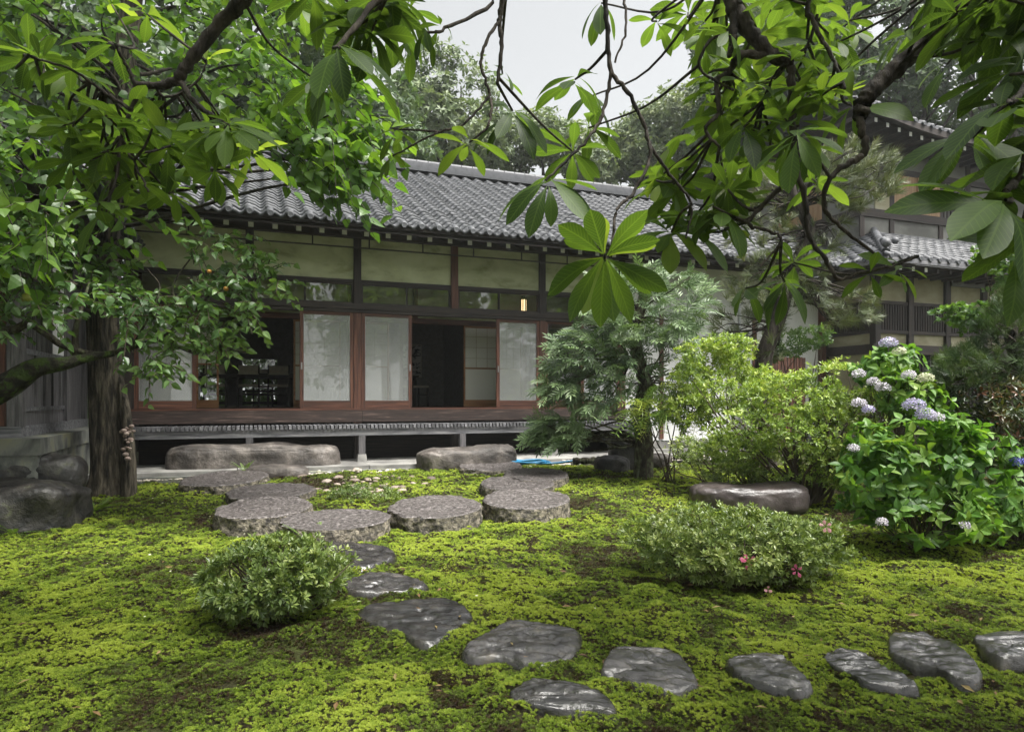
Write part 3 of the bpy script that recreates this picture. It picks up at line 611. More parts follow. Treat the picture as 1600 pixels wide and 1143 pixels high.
W, _ = stepping_stone([(1003, 822), (1012, 815), (1030, 813), (1042, 818), (1036, 828), (1012, 830)], .09, 'small grey stone tucked behind the pink flowered azalea', 133); STONE_FOOT.append(W[:, :2])

MILLS = [  # centre x, width, top of the upper face, bottom of the upper face (front), foot of the side, label
 (352, 122, 732, 757, 765, 'cracked worn stone disc below the long boulder, split across its front'),
 (423, 128, 752, 776, 782, 'thin pebbly stone disc behind the two tall ones'),
 (413, 142, 773, 806, 826, 'tall drum-like stone disc with a rough pitted side and fern beside it'),
 (525, 166, 791, 824, 842, 'broad stone disc with a shallow puddle next to the round azalea'),
 (680, 144, 770, 806, 818, 'chipped wet stone disc standing alone midway in the moss'),
 (822, 133, 760, 792, 806, 'thick dark sided stone disc, lowest of the stack leading to the step'),
 (808, 112, 741, 764, 772, 'round stone disc just behind the thick dark sided one'),
 (838, 100, 729, 748, 758, 'reddish stone disc overlapping the two beside it'),
 (767, 96, 717, 733, 738, 'half hidden stone disc touching the short stepping boulder'),
]
def disc(cx, w, yt, yb, yf, label, seed):
    hh = .175 if yf-yb > 11 else .115
    p = on_ground(cx, (yt+yb)/2+1, hh); Y = p[1]; rx = w/2/FPX*Y
    slope = .055                             # discs lie with the slope of the garden
    foot_n = on_ground(cx, yf, 0)[1]; ry = min(rx*1.15, max(rx*.8, ((yb-yt)/2)*Y*Y/(FPX*(EYE-p[2]+slope*Y))))
    n = 96; a = np.arange(n)*2*math.pi/n
    wob = 1+.06*(fbm(np.stack([np.cos(a)*1.5, np.sin(a)*1.5, 0*a+seed], 1), seed, 3)-.5)*2
    chip = 1-.12*np.clip(fbm(np.stack([np.cos(a)*4, np.sin(a)*4, 0*a+seed], 1), seed+2, 2)-.62, 0, 1)/.38
    ring = lambda s, z: np.stack([p[0]+rx*s*np.cos(a)*wob*chip, Y+ry*s*np.sin(a)*wob*chip, p[2]+z+slope*ry*s*np.sin(a)], 1)
    side = [ring(1.03, -hh-.16), ring(1.04, -hh-.02)]+[ring(1.04-.02*q, -hh*(1-q)-.012*q) for q in np.linspace(.12, 1, 8)]; NS = len(side)
    V = np.concatenate(side); V += (.055*(fbm(V*13, seed+4, 3)-.5)+.03*(fbm(V*34, seed+5, 2)-.5))[:, None]*np.array([1, 1, .2]); i = np.arange(n)
    F = np.concatenate([np.stack([k*n+i, k*n+(i+1) % n, (k+1)*n+(i+1) % n, (k+1)*n+i], 1) for k in range(NS-1)])
    root = empty('stone_disc', (p[0], Y, p[2]-hh), label, 'stone disc', 'round millstone slabs set in the moss')
    Geo().add(V, F, random.random()).build('rim', M['millside'], root, smooth=True)
    rr = [(1.015, -.012), (.99, .0)]+[(q, .003) for q in np.linspace(.96, .04, 26)]; NR = len(rr)
    T = np.concatenate([ring(*q) for q in rr]+[np.array([[p[0], Y, p[2]]])])
    T[n:-1, 2] += .022*(fbm(T[n:-1]*7, seed+6, 2)-.5)+.026*(fbm(T[n:-1]*26, seed+8, 3)-.5); rad = np.hypot(T[:, 0]-p[0], T[:, 1]-Y)/rx
    T[:, 2] += -.018*(1-np.clip(rad, 0, 1)**4)
    T[:n] = V[(NS-1)*n:]
    F = np.concatenate([np.stack([k*n+i, k*n+(i+1) % n, (k+1)*n+(i+1) % n, (k+1)*n+i], 1) for k in range(NR-1)])
    g = Geo().add(T, F, random.random()); g.F3.append(np.stack([(NR-1)*n+i, (NR-1)*n+(i+1) % n, 0*i+NR*n], 1))
    g.build('top', M['mill'], root, smooth=True)
    STONE_FOOT.append(np.stack([p[0]+rx*1.02*np.cos(a), Y+ry*1.02*np.sin(a)], 1)); return p, rx
for k, d in enumerate(MILLS): disc(*d, 300+11*k)

def ico(n):
    import bmesh
    bm = bmesh.new(); bmesh.ops.create_icosphere(bm, subdivisions=n, radius=1)
    V = np.array([v.co[:] for v in bm.verts]); F = np.array([[v.index for v in f.verts] for f in bm.faces]); bm.free(); return V, F
ICO4 = ico(5); ICO2 = ico(3)
def boulder(name, c, size, rot, seed, mat, label, flat=.35, rough=.18, square=2.6, grp=None, cat='boulder'):
    V, F = ICO4; V = V.copy()
    V = np.sign(V)*np.abs(V)**(2/square); V /= (np.abs(V)**square).sum(1, keepdims=True)**(1/square)
    V[:, 2] = np.where(V[:, 2] > 0, V[:, 2]/(1+flat*np.clip(V[:, 2], 0, 1)), V[:, 2])
    S = np.array(size)/2; nn = nrm(V/S); V = V*S; k = min(size)
    cr = np.abs(fbm(V*2.2+seed*3, seed+5, 3)-.5)
    V = V+nn*(k*rough*1.3*(fbm(V*1.3+seed, seed, 2)-.5)*2+k*rough*.7*(fbm(V*4+seed, seed+1, 3)-.5)+.030*(fbm(V*14, seed+2, 3)-.5)-.03*k*np.clip(.025-cr, 0, 1)/.025)[:, None]
    V = V/S
    V = V*np.array(size)/2; ca, sa = math.cos(rot), math.sin(rot)
    V = np.stack([V[:, 0]*ca-V[:, 1]*sa, V[:, 0]*sa+V[:, 1]*ca, V[:, 2]], 1)+np.array(c)
    return tag(Geo().add(V, F, .5).build(name, mat, smooth=True), label, cat, grp)
# the two boulders one steps up on, in front of the veranda
Yb = 10.75; p = P(399, 733, Yb); boulder('step_boulder', (p[0], Yb+.1, .11), (2.6, .8, .84), TH*.8, 23, M['rock'], 'long grey stepping boulder under the veranda by the tall tree', .45, .13, 3.6)
Yb = 11.1; p = P(727, 720, Yb); boulder('step_boulder', (p[0], Yb, .10), (1.62, .75, .66), TH, 36, M['rock'], 'short flat-topped stepping boulder under the veranda beside the blue hose', .5, .14, 4)
p = P(432, 735, 10.2); boulder('rock', (p[0], p[1], -.02), (.92, .42, .33), .1, 51, M['rock'], 'low smooth grey rock in front of the long stepping boulder', .4, .12, 3)
boulder('rock', (-5.38, 7.15, -.03), (1.72, .95, .88), .15, 63, M['rockdark'], 'big dark flat-topped rock with lichen beside the thick tree trunk', .75, .2, 4)
boulder('rock', (-5.9, 7.62, .20), (1.9, .6, .62), .3, 67, M['rockdark'], 'dark slab of rock leaning behind the big dark one by the plinth', .5, .2, 3)
p = on_ground(1175, 797, 0); boulder('rock', (p[0], p[1]+.15, p[2]+.12), (1.30, .7, .56), -.08, 72, M['brownrock'], 'smooth brown rock behind the pink flowered azalea', .45, .14, 3.)
p = P(956, 716, 10.6); boulder('rock', (p[0], p[1], .06), (.56, .45, .42), 0, 83, M['rockdark'], 'small black rounded rock beside the feathery conifer', .3, .1, 2.8)
p = P(985, 712, 11.0); boulder('rock', (p[0], p[1], .25), (.75, .5, 1.1), .2, 87, M['rockdark'], 'tall dark rock standing under the veranda end behind the conifer', .5, .12, 3)
p = P(1028, 712, 11.0); boulder('rock', (p[0], p[1], .08), (.42, .3, .3), 0, 91, M['rock'], 'small grey rock just past the conifer trunk', .3, .1, 2.8)

# pebbles along the kerb, small stones showing through the moss
rng = np.random.default_rng(8)
def pebbles(name, pts, smin, smax, mat, label):
    V, F = ICO2; g = Geo()
    for x, y, z in pts:
        s = rng.uniform(smin, smax); q = V*np.array([1, rng.uniform(.6, 1), rng.uniform(.35, .6)])*s*(1+.25*(vnoise(V*1.7+rng.random()*50, 3)-.5))[:, None]; a = rng.random()*6
        q = np.stack([q[:, 0]*math.cos(a)-q[:, 1]*math.sin(a), q[:, 0]*math.sin(a)+q[:, 1]*math.cos(a), q[:, 2]], 1)
        g.add(q+(x, y, z), F, rng.random())
    o = g.build(name, mat, smooth=True); tag(o, label, 'pebbles', kind='stuff'); return o
M['pebble'] = surface('pale_pebble', [(.3, (.30, .26, .21)), (.5, (.42, .38, .32)), (.8, (.55, .52, .47))], 5, (1, 1, 1), (.5, .8), .2, .004, 4, .4, .45)
pts = []
for k in range(560):
    lx = rng.uniform(-3.9, 9.6); q = HL(lx, -1.50-abs(rng.normal(0, .05)) if rng.random() < .75 else rng.uniform(-1.32, -1.27), 0); z = max(g1(q[0], q[1]), -.06)+.018; pts.append((q[0], q[1], z))
for k in range(120): q = HL(rng.uniform(3.2, 7.5), -1.38+rng.normal(0, .09), 0); pts.append((q[0], q[1], .005))
pebbles('pebbles', pts, .012, .042, M['pebble'], 'pale pebbles along the kerb of the paving')
pts = []
for k in range(60):
    q = on_ground(rng.normal(565, 42), rng.normal(756, 9), 0); pts.append((q[0], q[1], g1(q[0], q[1])+.012))
PATCH = np.array([q[:2] for q in pts])
pebbles('bare_stones', pts, .03, .085, surface('pinkish_stone', [(.3, (.13, .10, .08)), (.5, (.22, .175, .145)), (.8, (.30, .25, .21))], 5, (1, 1, 1), (.6, .8), .3, .006, 4, .4, .35), 'pinkish stones showing through the thin moss')

# ------------------------------------------------------------------ moss: a carpet of small star-shaped shoots
def moss_mat():
    m, nt, b = newmat('haircap_moss')
    c = ramp(nt, rnd(nt), [(0, (.030, .016, .009)), (.14, (.055, .036, .013)), (.3, (.065, .095, .012)), (.6, (.165, .245, .022)), (1, (.33, .40, .05))])
    nt.links.new(c, b.inputs['Base Color']); b.inputs['Roughness'].default_value = .6; b.inputs['Specular IOR Level'].default_value = .3
    t = N(nt, 'ShaderNodeBsdfTranslucent'); nt.links.new(mixc(nt, 1., c, (1.3, 1.3, .8), 'MULTIPLY'), t.inputs[0]); mx = N(nt, 'ShaderNodeMixShader'); mx.inputs[0].default_value = .25
    nt.links.new(b.outputs[0], mx.inputs[1]); nt.links.new(t.outputs[0], mx.inputs[2]); nt.links.new(mx.outputs[0], nt.nodes['Material Output'].inputs[0]); return m
def star(nl, seed):
    r = np.random.default_rng(seed); V = []; F = []
    for tier, (el, ln, k0) in enumerate(((.35, 1., nl), (.95, .85, nl-1))):
        for k in range(k0):
            a = 2*math.pi*(k+r.uniform(-.2, .2)+tier*.5)/k0; e = el+r.uniform(-.15, .15); d = np.array([math.cos(a)*math.cos(e), math.sin(a)*math.cos(e), math.sin(e)])*ln*r.uniform(.8, 1.1)
            s = np.array([-math.sin(a), math.cos(a), 0])*.115; o = np.array([0, 0, .0]); n = len(V); V += [o-s*.6, o+s*.6, d*.6+s, d, d*.6-s]
            F += [(n, n+1, n+2), (n, n+2, n+4), (n+4, n+2, n+3)]
    return np.array(V), np.array(F)
def make_moss():
    rng = np.random.default_rng(77); allp = []
    for y0, y1, n in ((2.2, 4, 70000), (4, 5.5, 66000), (5.5, 7.5, 62000), (7.5, 11.6, 80000)):
        y = rng.uniform(y0, y1, n*2); x = rng.uniform(-1, 1, n*2)*(.80*y1+.8); keep = np.abs(x) < .80*y+.8; allp.append(np.stack([x[keep], y[keep]], 1)[:n])
    p = np.concatenate(allp); x, y = p[:, 0], p[:, 1]
    q = np.stack([x, y, 0*x], 1); cl = fbm(q*9, 31, 3); big = fbm(q*1.1, 33, 3); mid = fbm(q*3.3, 35, 3)
    lx = (x-HX)*U2[0]+(y-HYY)*U2[1]; ly = (x-HX)*V2[0]+(y-HYY)*V2[1]
    ok = (ly < -1.52)&(cl+.35*mid > .36)&~((lx < -3.95)&(ly > -3.2))
    for f in STONE_FOOT: ok &= ~in_poly(x, y, f)
    ok &= ~((np.hypot(x[:, None]-PATCH[None, :, 0], y[:, None]-PATCH[None, :, 1]).min(1) < .06)&(rng.random(len(x)) < .7))
    x, y, cl, big, mid = (v[ok] for v in (x, y, cl, big, mid)); n = len(x); z = G(x, y)
    s = (.0072+.0020*y)*rng.uniform(.75, 1.3, n)
    tone = np.clip(.60+.9*(cl-.5)+1.3*(big-.5)+1.1*(mid-.5)+rng.normal(0, .15, n), 0, 1)
    fleck = (fbm(np.stack([x, y, 0*x], 1)*17, 43, 2) < .33)&(rng.random(n) < .6); tone = np.where(fleck, rng.uniform(0, .25, n), tone)
    brown = (fbm(np.stack([x, y, 0*x], 1)*5.5, 41, 3)+.25*(big-.5)+.1*(x<-1) < .298)&(rng.random(n) < .75); tone = np.where(brown, rng.uniform(0, .22, n), tone)
    U = np.stack([rng.normal(0, .22, n), rng.normal(0, .22, n)-.12, np.ones(n)], 1); a = rng.random(n)*6.28; D = np.stack([np.cos(a), np.sin(a), 0*a], 1)
    g = Geo(); lift = .004+.032*np.clip((cl-.42)*3, 0, 1)
    for k in range(3):
        sel = np.arange(n) % 3 == k; tv, tf = star(6, k)
        D2 = D[sel]-(D[sel]*nrm(U[sel])).sum(1, keepdims=True)*nrm(U[sel])
        g.scatter(tv, tf, np.stack([x, y, z+lift], 1)[sel], D2, U[sel], s[sel], tone[sel])
    tag(g.build('moss', moss_mat(), local=True), 'thick bright green and brown moss carpet of the garden', 'moss', kind='stuff')
    print('moss', n)
make_moss()
# ------------------------------------------------------------------ plants: leaf templates and materials
def leaf_tpl(halfw, prof, n=5, fold=.25, droop=.25, curl=0.):
    """a leaf of length 1 along x: n stations of left / rib / right points"""
    V = []; uv = []
    for k in range(n+1):
        t = k/n; w = halfw*prof(t); z = -droop*t*t+curl*math.sin(t*5); V += [(t, -w, z+fold*w), (t, 0, z), (t, w, z+fold*w)]; uv += [(t, -prof(t)), (t, 0), (t, prof(t))]
    F = []
    for k in range(n):
        a = 3*k; F += [(a, a+3, a+4, a+1), (a+1, a+4, a+5, a+2)]
    return np.array(V), np.array(F), np.array(uv)
obov = lambda t: max(.03, math.sin(math.pi*min(1, (t*.97+.03)**1.8))**.75) if t < .999 else .05
ovate = lambda t: max(.03, math.sin(math.pi*(t**.62))**.9) if 0 < t < .999 else .03
heart = lambda t: .55 if t <= 0 else (max(.02, (1-t)**.75*1.25*min(1, .55+t*2.2)) if t < .999 else .02)
lance = lambda t: max(.03, math.sin(math.pi*t**.9)) if 0 < t < .999 else .03
T_MAG = [leaf_tpl(.168, obov, 9, .22, d, c) for d, c in ((.10, .012), (.28, .02), (.45, -.02), (.18, .03))]
T_HEART = [leaf_tpl(.42, heart, 4, .12, d) for d in (.15, .35)]
T_OVATE = [leaf_tpl(.30, ovate, 4, .25, d) for d in (.15, .4)]
T_LANCE = leaf_tpl(.17, lance, 2, .3, .15)
T_SMALL = leaf_tpl(.22, lance, 2, .35, .1)
T_ROUND = leaf_tpl(.33, obov, 3, .15, .1)
BARK = surface('dark_bark', [(.25, (.012, .010, .008)), (.5, (.035, .028, .022)), (.75, (.075, .062, .05))], 14, (1, 1, .22), (.7, .95), 1., .03, 6, .3, .2, 26)
M['bark_tall'] = surface('furrowed_bark', [(.28, (.012, .011, .008)), (.48, (.055, .046, .034)), (.68, (.13, .11, .082)), (.85, (.19, .17, .125))], 17, (1, 1, .16), (.7, .95), 1., .05, 6, .3, .2, 24)
M['bark_moss'] = surface('mossy_bark', [(.3, (.010, .010, .006)), (.47, (.03, .027, .018)), (.58, (.035, .06, .010)), (.75, (.06, .09, .018))], 10, (1, 1, 1), (.8, .95), 1., .04, 6, .3, .2, 30)
M['bark_lichen'] = surface('lichen_bark', [(.3, (.02, .016, .012)), (.5, (.06, .052, .035)), (.66, (.10, .115, .06)), (.8, (.17, .18, .12))], 16, (1, 1, .5), (.8, .95), 1., .03, 6, .3, .2, 30)
M['twig'] = plain('brown_twig', (.07, .05, .034), .8)
L_MAG = leafmat('magnolia_leaf', [(.030, .058, .016), (.055, .100, .023), (.085, .145, .030), (.17, .23, .05)], .50, .46, (2.0, 1.95, .75), True, .25)
L_HEART = leafmat('heart_leaf', [(.035, .08, .018), (.075, .155, .027), (.15, .25, .04)], .45, .4, (1.7, 1.7, .6))
L_PLUM = leafmat('plum_leaf', [(.05, .105, .035), (.09, .17, .05), (.16, .26, .075)], .36, .36, (1.6, 1.6, .6))
L_AZ = leafmat('azalea_leaf', [(.06, .10, .025), (.12, .18, .04), (.24, .31, .085), (.40, .45, .17)], .25, .35, (1.4, 1.4, .7))
L_AZY = leafmat('yellow_azalea_leaf', [(.06, .105, .018), (.15, .235, .035), (.29, .39, .07), (.42, .48, .14)], .32, .4, (1.4, 1.4, .7))
L_HYD = leafmat('hydrangea_leaf', [(.035, .095, .018), (.075, .175, .028), (.14, .26, .042), (.24, .35, .07)], .35, .45, (1.5, 1.5, .6), False, .35)
L_CON = leafmat('conifer_spray', [(.05, .09, .04), (.105, .17, .068), (.19, .27, .115)], .22, .45, (1.3, 1.3, .8))
L_PINE = leafmat('pine_needle', [(.025, .055, .022), (.06, .10, .035), (.11, .16, .055)], .12, .4)
L_PINEG = leafmat('grey_pine_needle', [(.06, .085, .04), (.12, .15, .07), (.20, .22, .11)], .15, .45)
L_MAH = leafmat('pinnate_leaf', [(.05, .10, .02), (.13, .20, .03), (.26, .31, .05)], .25, .3)
L_FERN = leafmat('fern_frond', [(.08, .15, .03), (.16, .25, .05)], .4, .5)
L_DARK = leafmat('dark_glossy_leaf', [(.018, .040, .015), (.035, .065, .018), (.075, .085, .02), (.15, .06, .03)], .2, .3)
L_BG = leafmat('misted_distant_leaf', [(.06, .095, .045), (.11, .155, .07), (.18, .23, .11), (.27, .31, .16)], .28, .5, (1.3, 1.3, .8))  # paler and greyer: mist put into the leaf colour
L_BGD = leafmat('dark_distant_leaf', [(.035, .065, .026), (.065, .115, .042), (.12, .18, .065)], .28, .5, (1.4, 1.4, .7))

# ------------------------------------------------------------------ generic builders
def foliage(rng, pos, outw, tpl, size, per, spread=.9, hang=0., rr=(.1, .9), g=None, tone=None, uv=False, wid=1.):
    """whorls of `per` leaves opening round the outward direction at each point"""
    g = g or Geo(); n = len(pos); A = nrm(outw)
    ref = nrm(np.cross(A, rdir(rng, n))); B = np.cross(A, ref); base = rng.uniform(*rr, n) if tone is None else tone
    for k in range(per):
        a = 2*math.pi*k/per+rng.uniform(-.35, .35, n); sp = spread*rng.uniform(.7, 1.3, n)
        rad = np.cos(a)[:, None]*ref+np.sin(a)[:, None]*B
        D = A*np.cos(sp)[:, None]+rad*np.sin(sp)[:, None]; D[:, 2] -= hang*rng.uniform(.4, 1.4, n); U = A*np.sin(sp)[:, None]-rad*np.cos(sp)[:, None]*.6+np.array([0, 0, .35])
        t = tpl[k % len(tpl)] if isinstance(tpl, list) else tpl
        g.scatter(t[0], t[1], pos+D*.01, D, U, size*rng.uniform(.7, 1.15, n), np.clip(base+rng.normal(0, .12, n), 0, 1), wid, t[2] if uv else None)
    return g
def shell(rng, lobes, dens, inner=.55, freq=3., cut=.40, below=None, flat_under=.0):
    """points and outward directions over a group of ellipsoids, with holes"""
    Pn, On, W = [], [], []
    for c, r in lobes:
        c = np.array(c); r = np.array(r); n = int(dens*4*math.pi*((r[0]*r[1])**1.6/3+(r[0]*r[2])**1.6/3+(r[1]*r[2])**1.6/3)**(1/1.6))
        d = rdir(rng, n); rad = (inner+(1-inner)*rng.random(n)**.45)*(1+.6*(fbm(d*2.6+c, 3, 3)-.5)*2)+.12*rng.random(n)**4
        p = c+d*r*rad[:, None]; Pn.append(p); On.append(nrm(d/r*r.min()+rng.normal(0, .35, (n, 3))+np.array([0, 0, .25])))
    p = np.concatenate(Pn); o = np.concatenate(On)
    depth = np.full(len(p), 9.)
    for c, r in lobes: depth = np.minimum(depth, np.linalg.norm((p-np.array(c))/np.array(r), axis=1))
    ok = (fbm(p*freq, 11, 3) > cut)&(depth > inner*.8)
    if below is not None: ok &= p[:, 2] > below
    return p[ok], o[ok]
def stems(g, rng, base, tips, r0, r1=.004, wig=.06, n=6, sides=5, spreadbase=.05):
    for t in tips:
        b = np.array(base)+np.array([rng.normal(0, spreadbase), rng.normal(0, spreadbase), 0]); t = np.array(t); m = np.linspace(0, 1, 4)[:, None]; q = b+(t-b)*m
        q[1:3] += rng.normal(0, wig, (2, 3))*np.linalg.norm(t-b); q[1, :2] = b[:2]+(q[1, :2]-b[:2])*.7
        c = curve(q, n); g.tube(c, np.linspace(r0, r1, len(c)), sides, rng.random(), cap=False)
def pxlobe(px, py, rx, ry, Y, dr=.8): return (P(px, py, Y), (rx/FPX*Y, dr*rx/FPX*Y, ry/FPX*Y))
def shrub(name, label, cat, lobes, base, tpl, size, per, dens, mat, nst=14, r0=.014, seed=1, grp=None, tone=None, cut=.38, freq=3., spread=.85, hang=0., inner=.6, stemmat=None):
    rng = np.random.default_rng(seed); zb = g1(base[0], base[1])
    root = empty(name, (base[0], base[1], zb), label, cat, grp)
    p, o = shell(rng, lobes, dens, inner, freq, cut, zb+.02)
    tn = None if tone is None else np.clip(tone+.9*(fbm(p*2.5, seed, 3)-.5)+rng.normal(0, .17, len(p)), 0, 1)
    foliage(rng, p, o, tpl, size, per, spread, hang, tone=tn).build('foliage', mat, root)
    g = Geo(); tips = p[rng.choice(len(p), min(len(p), nst))]; stems(g, rng, (base[0], base[1], zb-.03), tips, r0, .003, .07, spreadbase=r0*3.5)
    g.build('stems', stemmat or M['twig'], root, smooth=True); return root, p
rngL = np.random.default_rng(2)

# ------------------------------------------------------------------ clipped azaleas in the moss
def mound(name, label, px, Y, hw, hd, top, seed, mat, dens, size, tone):
    X = (px-800)/FPX*Y; zb = g1(X, Y); zt = EYE+(HY-top)/FPX*Y; h = zt-zb
    lobes = [((X, Y, zb+h*.58), (hw*.86, hd, h*.42)), ((X-hw*.45, Y-.02, zb+h*.50), (hw*.55, hd*.8, h*.34)), ((X+hw*.45, Y+.02, zb+h*.52), (hw*.55, hd*.8, h*.36)), ((X+hw*.1, Y-hd*.4, zb+h*.46), (hw*.6, hd*.6, h*.36)), ((X-hw*.25, Y-hd*.45, zb+h*.38), (hw*.4, hd*.5, h*.3))]
    return shrub(name, label, 'shrub', lobes, (X, Y), T_SMALL, size, 6, dens, mat, 90, .011, seed, None, tone, .43, 6., .8, 0, .6)
mound('azalea_bush', 'small round clipped azalea without flowers beside the stepping stones', 432, 4.55, .46, .40, 842, 5, L_AZ, 620, .046, .42)
az, azp = mound('azalea_bush', 'wide low azalea mound dotted with pink flowers', 1150, 5.45, .84, .58, 797, 6, L_AZ, 560, .044, .46)
def bloom(px, py, Y, size, rng, root, mats, bud=False):
    c = P(px, py, Y); g = Geo(); A = nrm(np.array([[rng.normal(0, .25), -1, .35]])); n = 3 if bud else 5
    foliage(rng, c[None], A, [leaf_tpl(.36, obov, 4, -.2, .35)], size*(.7 if bud else 1), n, .45 if bud else 1.15, 0, (.3, .6), g); g.build('flower', mats, root)
M['pink'] = leafmat('pink_petal', [(.62, .10, .22), (.75, .17, .32)], .4, .5, (1.1, 1, 1)); M['palepink'] = leafmat('pale_pink_petal', [(.70, .32, .38), (.78, .42, .46)], .4, .5, (1, 1, 1))
for px, py, s, m, b in ((1124, 852, .042, 'pink', 0), (1169, 877, .055, 'pink', 0), (1245, 891, .042, 'pink', 0), (1200, 920, .05, 'palepink', 1), (1290, 822, .04, 'palepink', 0)): bloom(px, py, 4.93 if py > 860 else 5.05, s, rngL, az, M[m], b)
p = on_ground(560, 784, 0); shrub('low_shrub', 'low creeping shrub among the pinkish stones in the moss', 'shrub', [((p[0], p[1]+.15, p[2]+.04), (.42, .28, .14)), ((p[0]+.2, p[1]+.1, p[2]+.03), (.25, .2, .12))], (p[0], p[1]+.1), T_SMALL, .034, 5, 900, L_AZ, 10, .004, 17, None, .4)

# the big loose azaleas by the white wall
b = on_ground(1150, 745, 0)
shrub('azalea_bush', 'tall leggy azalea with yellow-green tufts before the white wall', 'shrub', [pxlobe(1108, 560, 50, 26, 9.2), pxlobe(1085, 590, 36, 22, 9.1), pxlobe(1160, 572, 42, 28, 9.4), pxlobe(1125, 615, 48, 26, 9.1), pxlobe(1078, 640, 34, 22, 9.0), pxlobe(1140, 540, 36, 16, 9.3), pxlobe(1180, 600, 30, 30, 9.3)], (b[0], 9.1), T_SMALL, .060, 5, 330, L_AZY, 18, .024, 23, None, .55, .44, 3., .8, 0, .5)
shrub('azalea_bush', 'largest azalea, a broad yellow-green bush on bare crooked stems', 'shrub', [pxlobe(1235, 622, 80, 40, 8.2), pxlobe(1310, 605, 70, 38, 8.3), pxlobe(1190, 665, 75, 36, 8.1), pxlobe(1265, 680, 80, 42, 8.0), pxlobe(1350, 640, 50, 40, 8.2), pxlobe(1150, 700, 48, 30, 8.2), pxlobe(1310, 725, 50, 34, 7.9), pxlobe(1215, 735, 50, 28, 8.2), pxlobe(1390, 600, 40, 25, 8.5)], (P(1272, 790, 7.9)[0], 8.1), T_SMALL, .056, 5, 380, L_AZY, 40, .024, 24, None, .48, .44, 3., .8, 0, .5)
shrub('azalea_bush', 'pale grey-green azalea at the foot of the leggy one', 'shrub', [pxlobe(1110, 720, 48, 26, 8.5), pxlobe(1150, 745, 45, 22, 8.3), pxlobe(1075, 700, 30, 18, 8.7)], (P(1120, 760, 8.5)[0], 8.5), T_SMALL, .042, 5, 420, L_AZ, 14, .012, 25, None, .55, .40, 4., .8, 0, .5)
shrub('box_shrub', 'green shrub in front of the brown board fence', 'shrub', [pxlobe(1235, 535, 40, 18, 11.5), pxlobe(1270, 525, 26, 16, 11.5), pxlobe(1210, 548, 22, 14, 11.4)], (P(1240, 640, 11.5)[0], 11.5), T_SMALL, .07, 5, 170, L_PLUM, 10, .02, 26, None, .6, .40)
shrub('evergreen_shrub', 'dark shrub with red tipped leaves below the dense pine', 'shrub', [pxlobe(1530, 620, 60, 36, 7.6), pxlobe(1590, 640, 60, 50, 7.4), pxlobe(1480, 600, 40, 22, 7.8), pxlobe(1560, 690, 60, 40, 7.5), pxlobe(1600, 760, 70, 50, 7.2)], (P(1560, 780, 7.5)[0], 7.6), T_LANCE, .085, 5, 190, L_DARK, 16, .02, 27, None, .45, .40)
shrub('evergreen_shrub', 'blue-green round leaved shrub sticking out over the pine', 'shrub', [pxlobe(1590, 395, 50, 26, 8.2), pxlobe(1500, 487, 36, 9, 8.0), pxlobe(1540, 500, 40, 16, 8.2), pxlobe(1610, 450, 50, 40, 8.2)], (P(1600, 780, 8.3)[0], 8.3), T_ROUND, .075, 6, 150, L_PLUM, 14, .02, 28, None, .45, .40)
shrub('camellia_bush', 'dark bush filling the corner behind the purple hydrangea', 'shrub', [pxlobe(1640, 700, 70, 90, 8.0), pxlobe(1520, 760, 60, 60, 8.4), pxlobe(1420, 700, 60, 50, 9.0), pxlobe(1440, 640, 60, 40, 9.2)], (P(1540, 800, 8.3)[0], 8.4), T_LANCE, .1, 5, 130, L_DARK, 14, .02, 29, None, .3, .40)

# ------------------------------------------------------------------ hydrangeas
M['mauve'] = leafmat('mauve_floret', [(.34, .32, .56), (.50, .46, .66), (.66, .60, .72)], .2, .6, (1, 1, 1)); M['creamfl'] = leafmat('cream_floret', [(.50, .52, .34), (.66, .66, .48)], .2, .6, (1, 1, 1)); M['bluefl'] = leafmat('blue_floret', [(.10, .12, .50), (.22, .22, .68)], .2, .6, (1, 1, 1)); M['palefl'] = leafmat('pale_lilac_floret', [(.52, .48, .58), (.72, .68, .72)], .2, .6, (1, 1, 1))
PETAL = leaf_tpl(.42, ovate, 2, .1, .1)
def mophead(rng, c, r, mat, root):
    n = int(90*(r/.08)**1.2); d = rdir(rng, n); d[:, 2] = np.abs(d[:, 2])*1.1-.35; d = nrm(d); pos = c+d*np.array([1, 1, .72])*r*rng.uniform(.88, 1.05, n)[:, None]
    foliage(rng, pos, d, PETAL, .017, 4, 1.35, 0, (0, 1)).build('flower_head', mat, root)
def hydrangea(label, lobes, base, seed, dens, heads, size=.108, tone=.5):
    root, p = shrub('hydrangea', label, 'shrub', lobes, base, T_OVATE, size, 4, dens, L_HYD, 40, .008, seed, None, tone, .36, 2.5, 1.1, .25, .55)
    rng = np.random.default_rng(seed+1)
    for px, py, Y, r, m in heads: mophead(rng, P(px, py, Y), r, M[m], root)
hydrangea('leafy hydrangea with two joined mauve heads at its top', [pxlobe(1440, 720, 80, 62, 6.2), pxlobe(1375, 745, 60, 60, 6.1), pxlobe(1510, 735, 70, 70, 6.3), pxlobe(1440, 800, 95, 45, 6.1), pxlobe(1360, 700, 38, 34, 6.3), pxlobe(1545, 790, 50, 45, 6.2), pxlobe(1470, 670, 40, 24, 6.2)], (P(1440, 850, 6.15)[0], 6.2), 31, 82,
          [(1428, 634, 5.95, .085, 'mauve'), (1447, 648, 5.85, .075, 'mauve'), (1464, 652, 5.95, .05, 'palefl'), (1378, 815, 5.55, .036, 'palefl'), (1508, 820, 5.6, .03, 'palefl'), (1333, 700, 5.9, .04, 'palefl')])
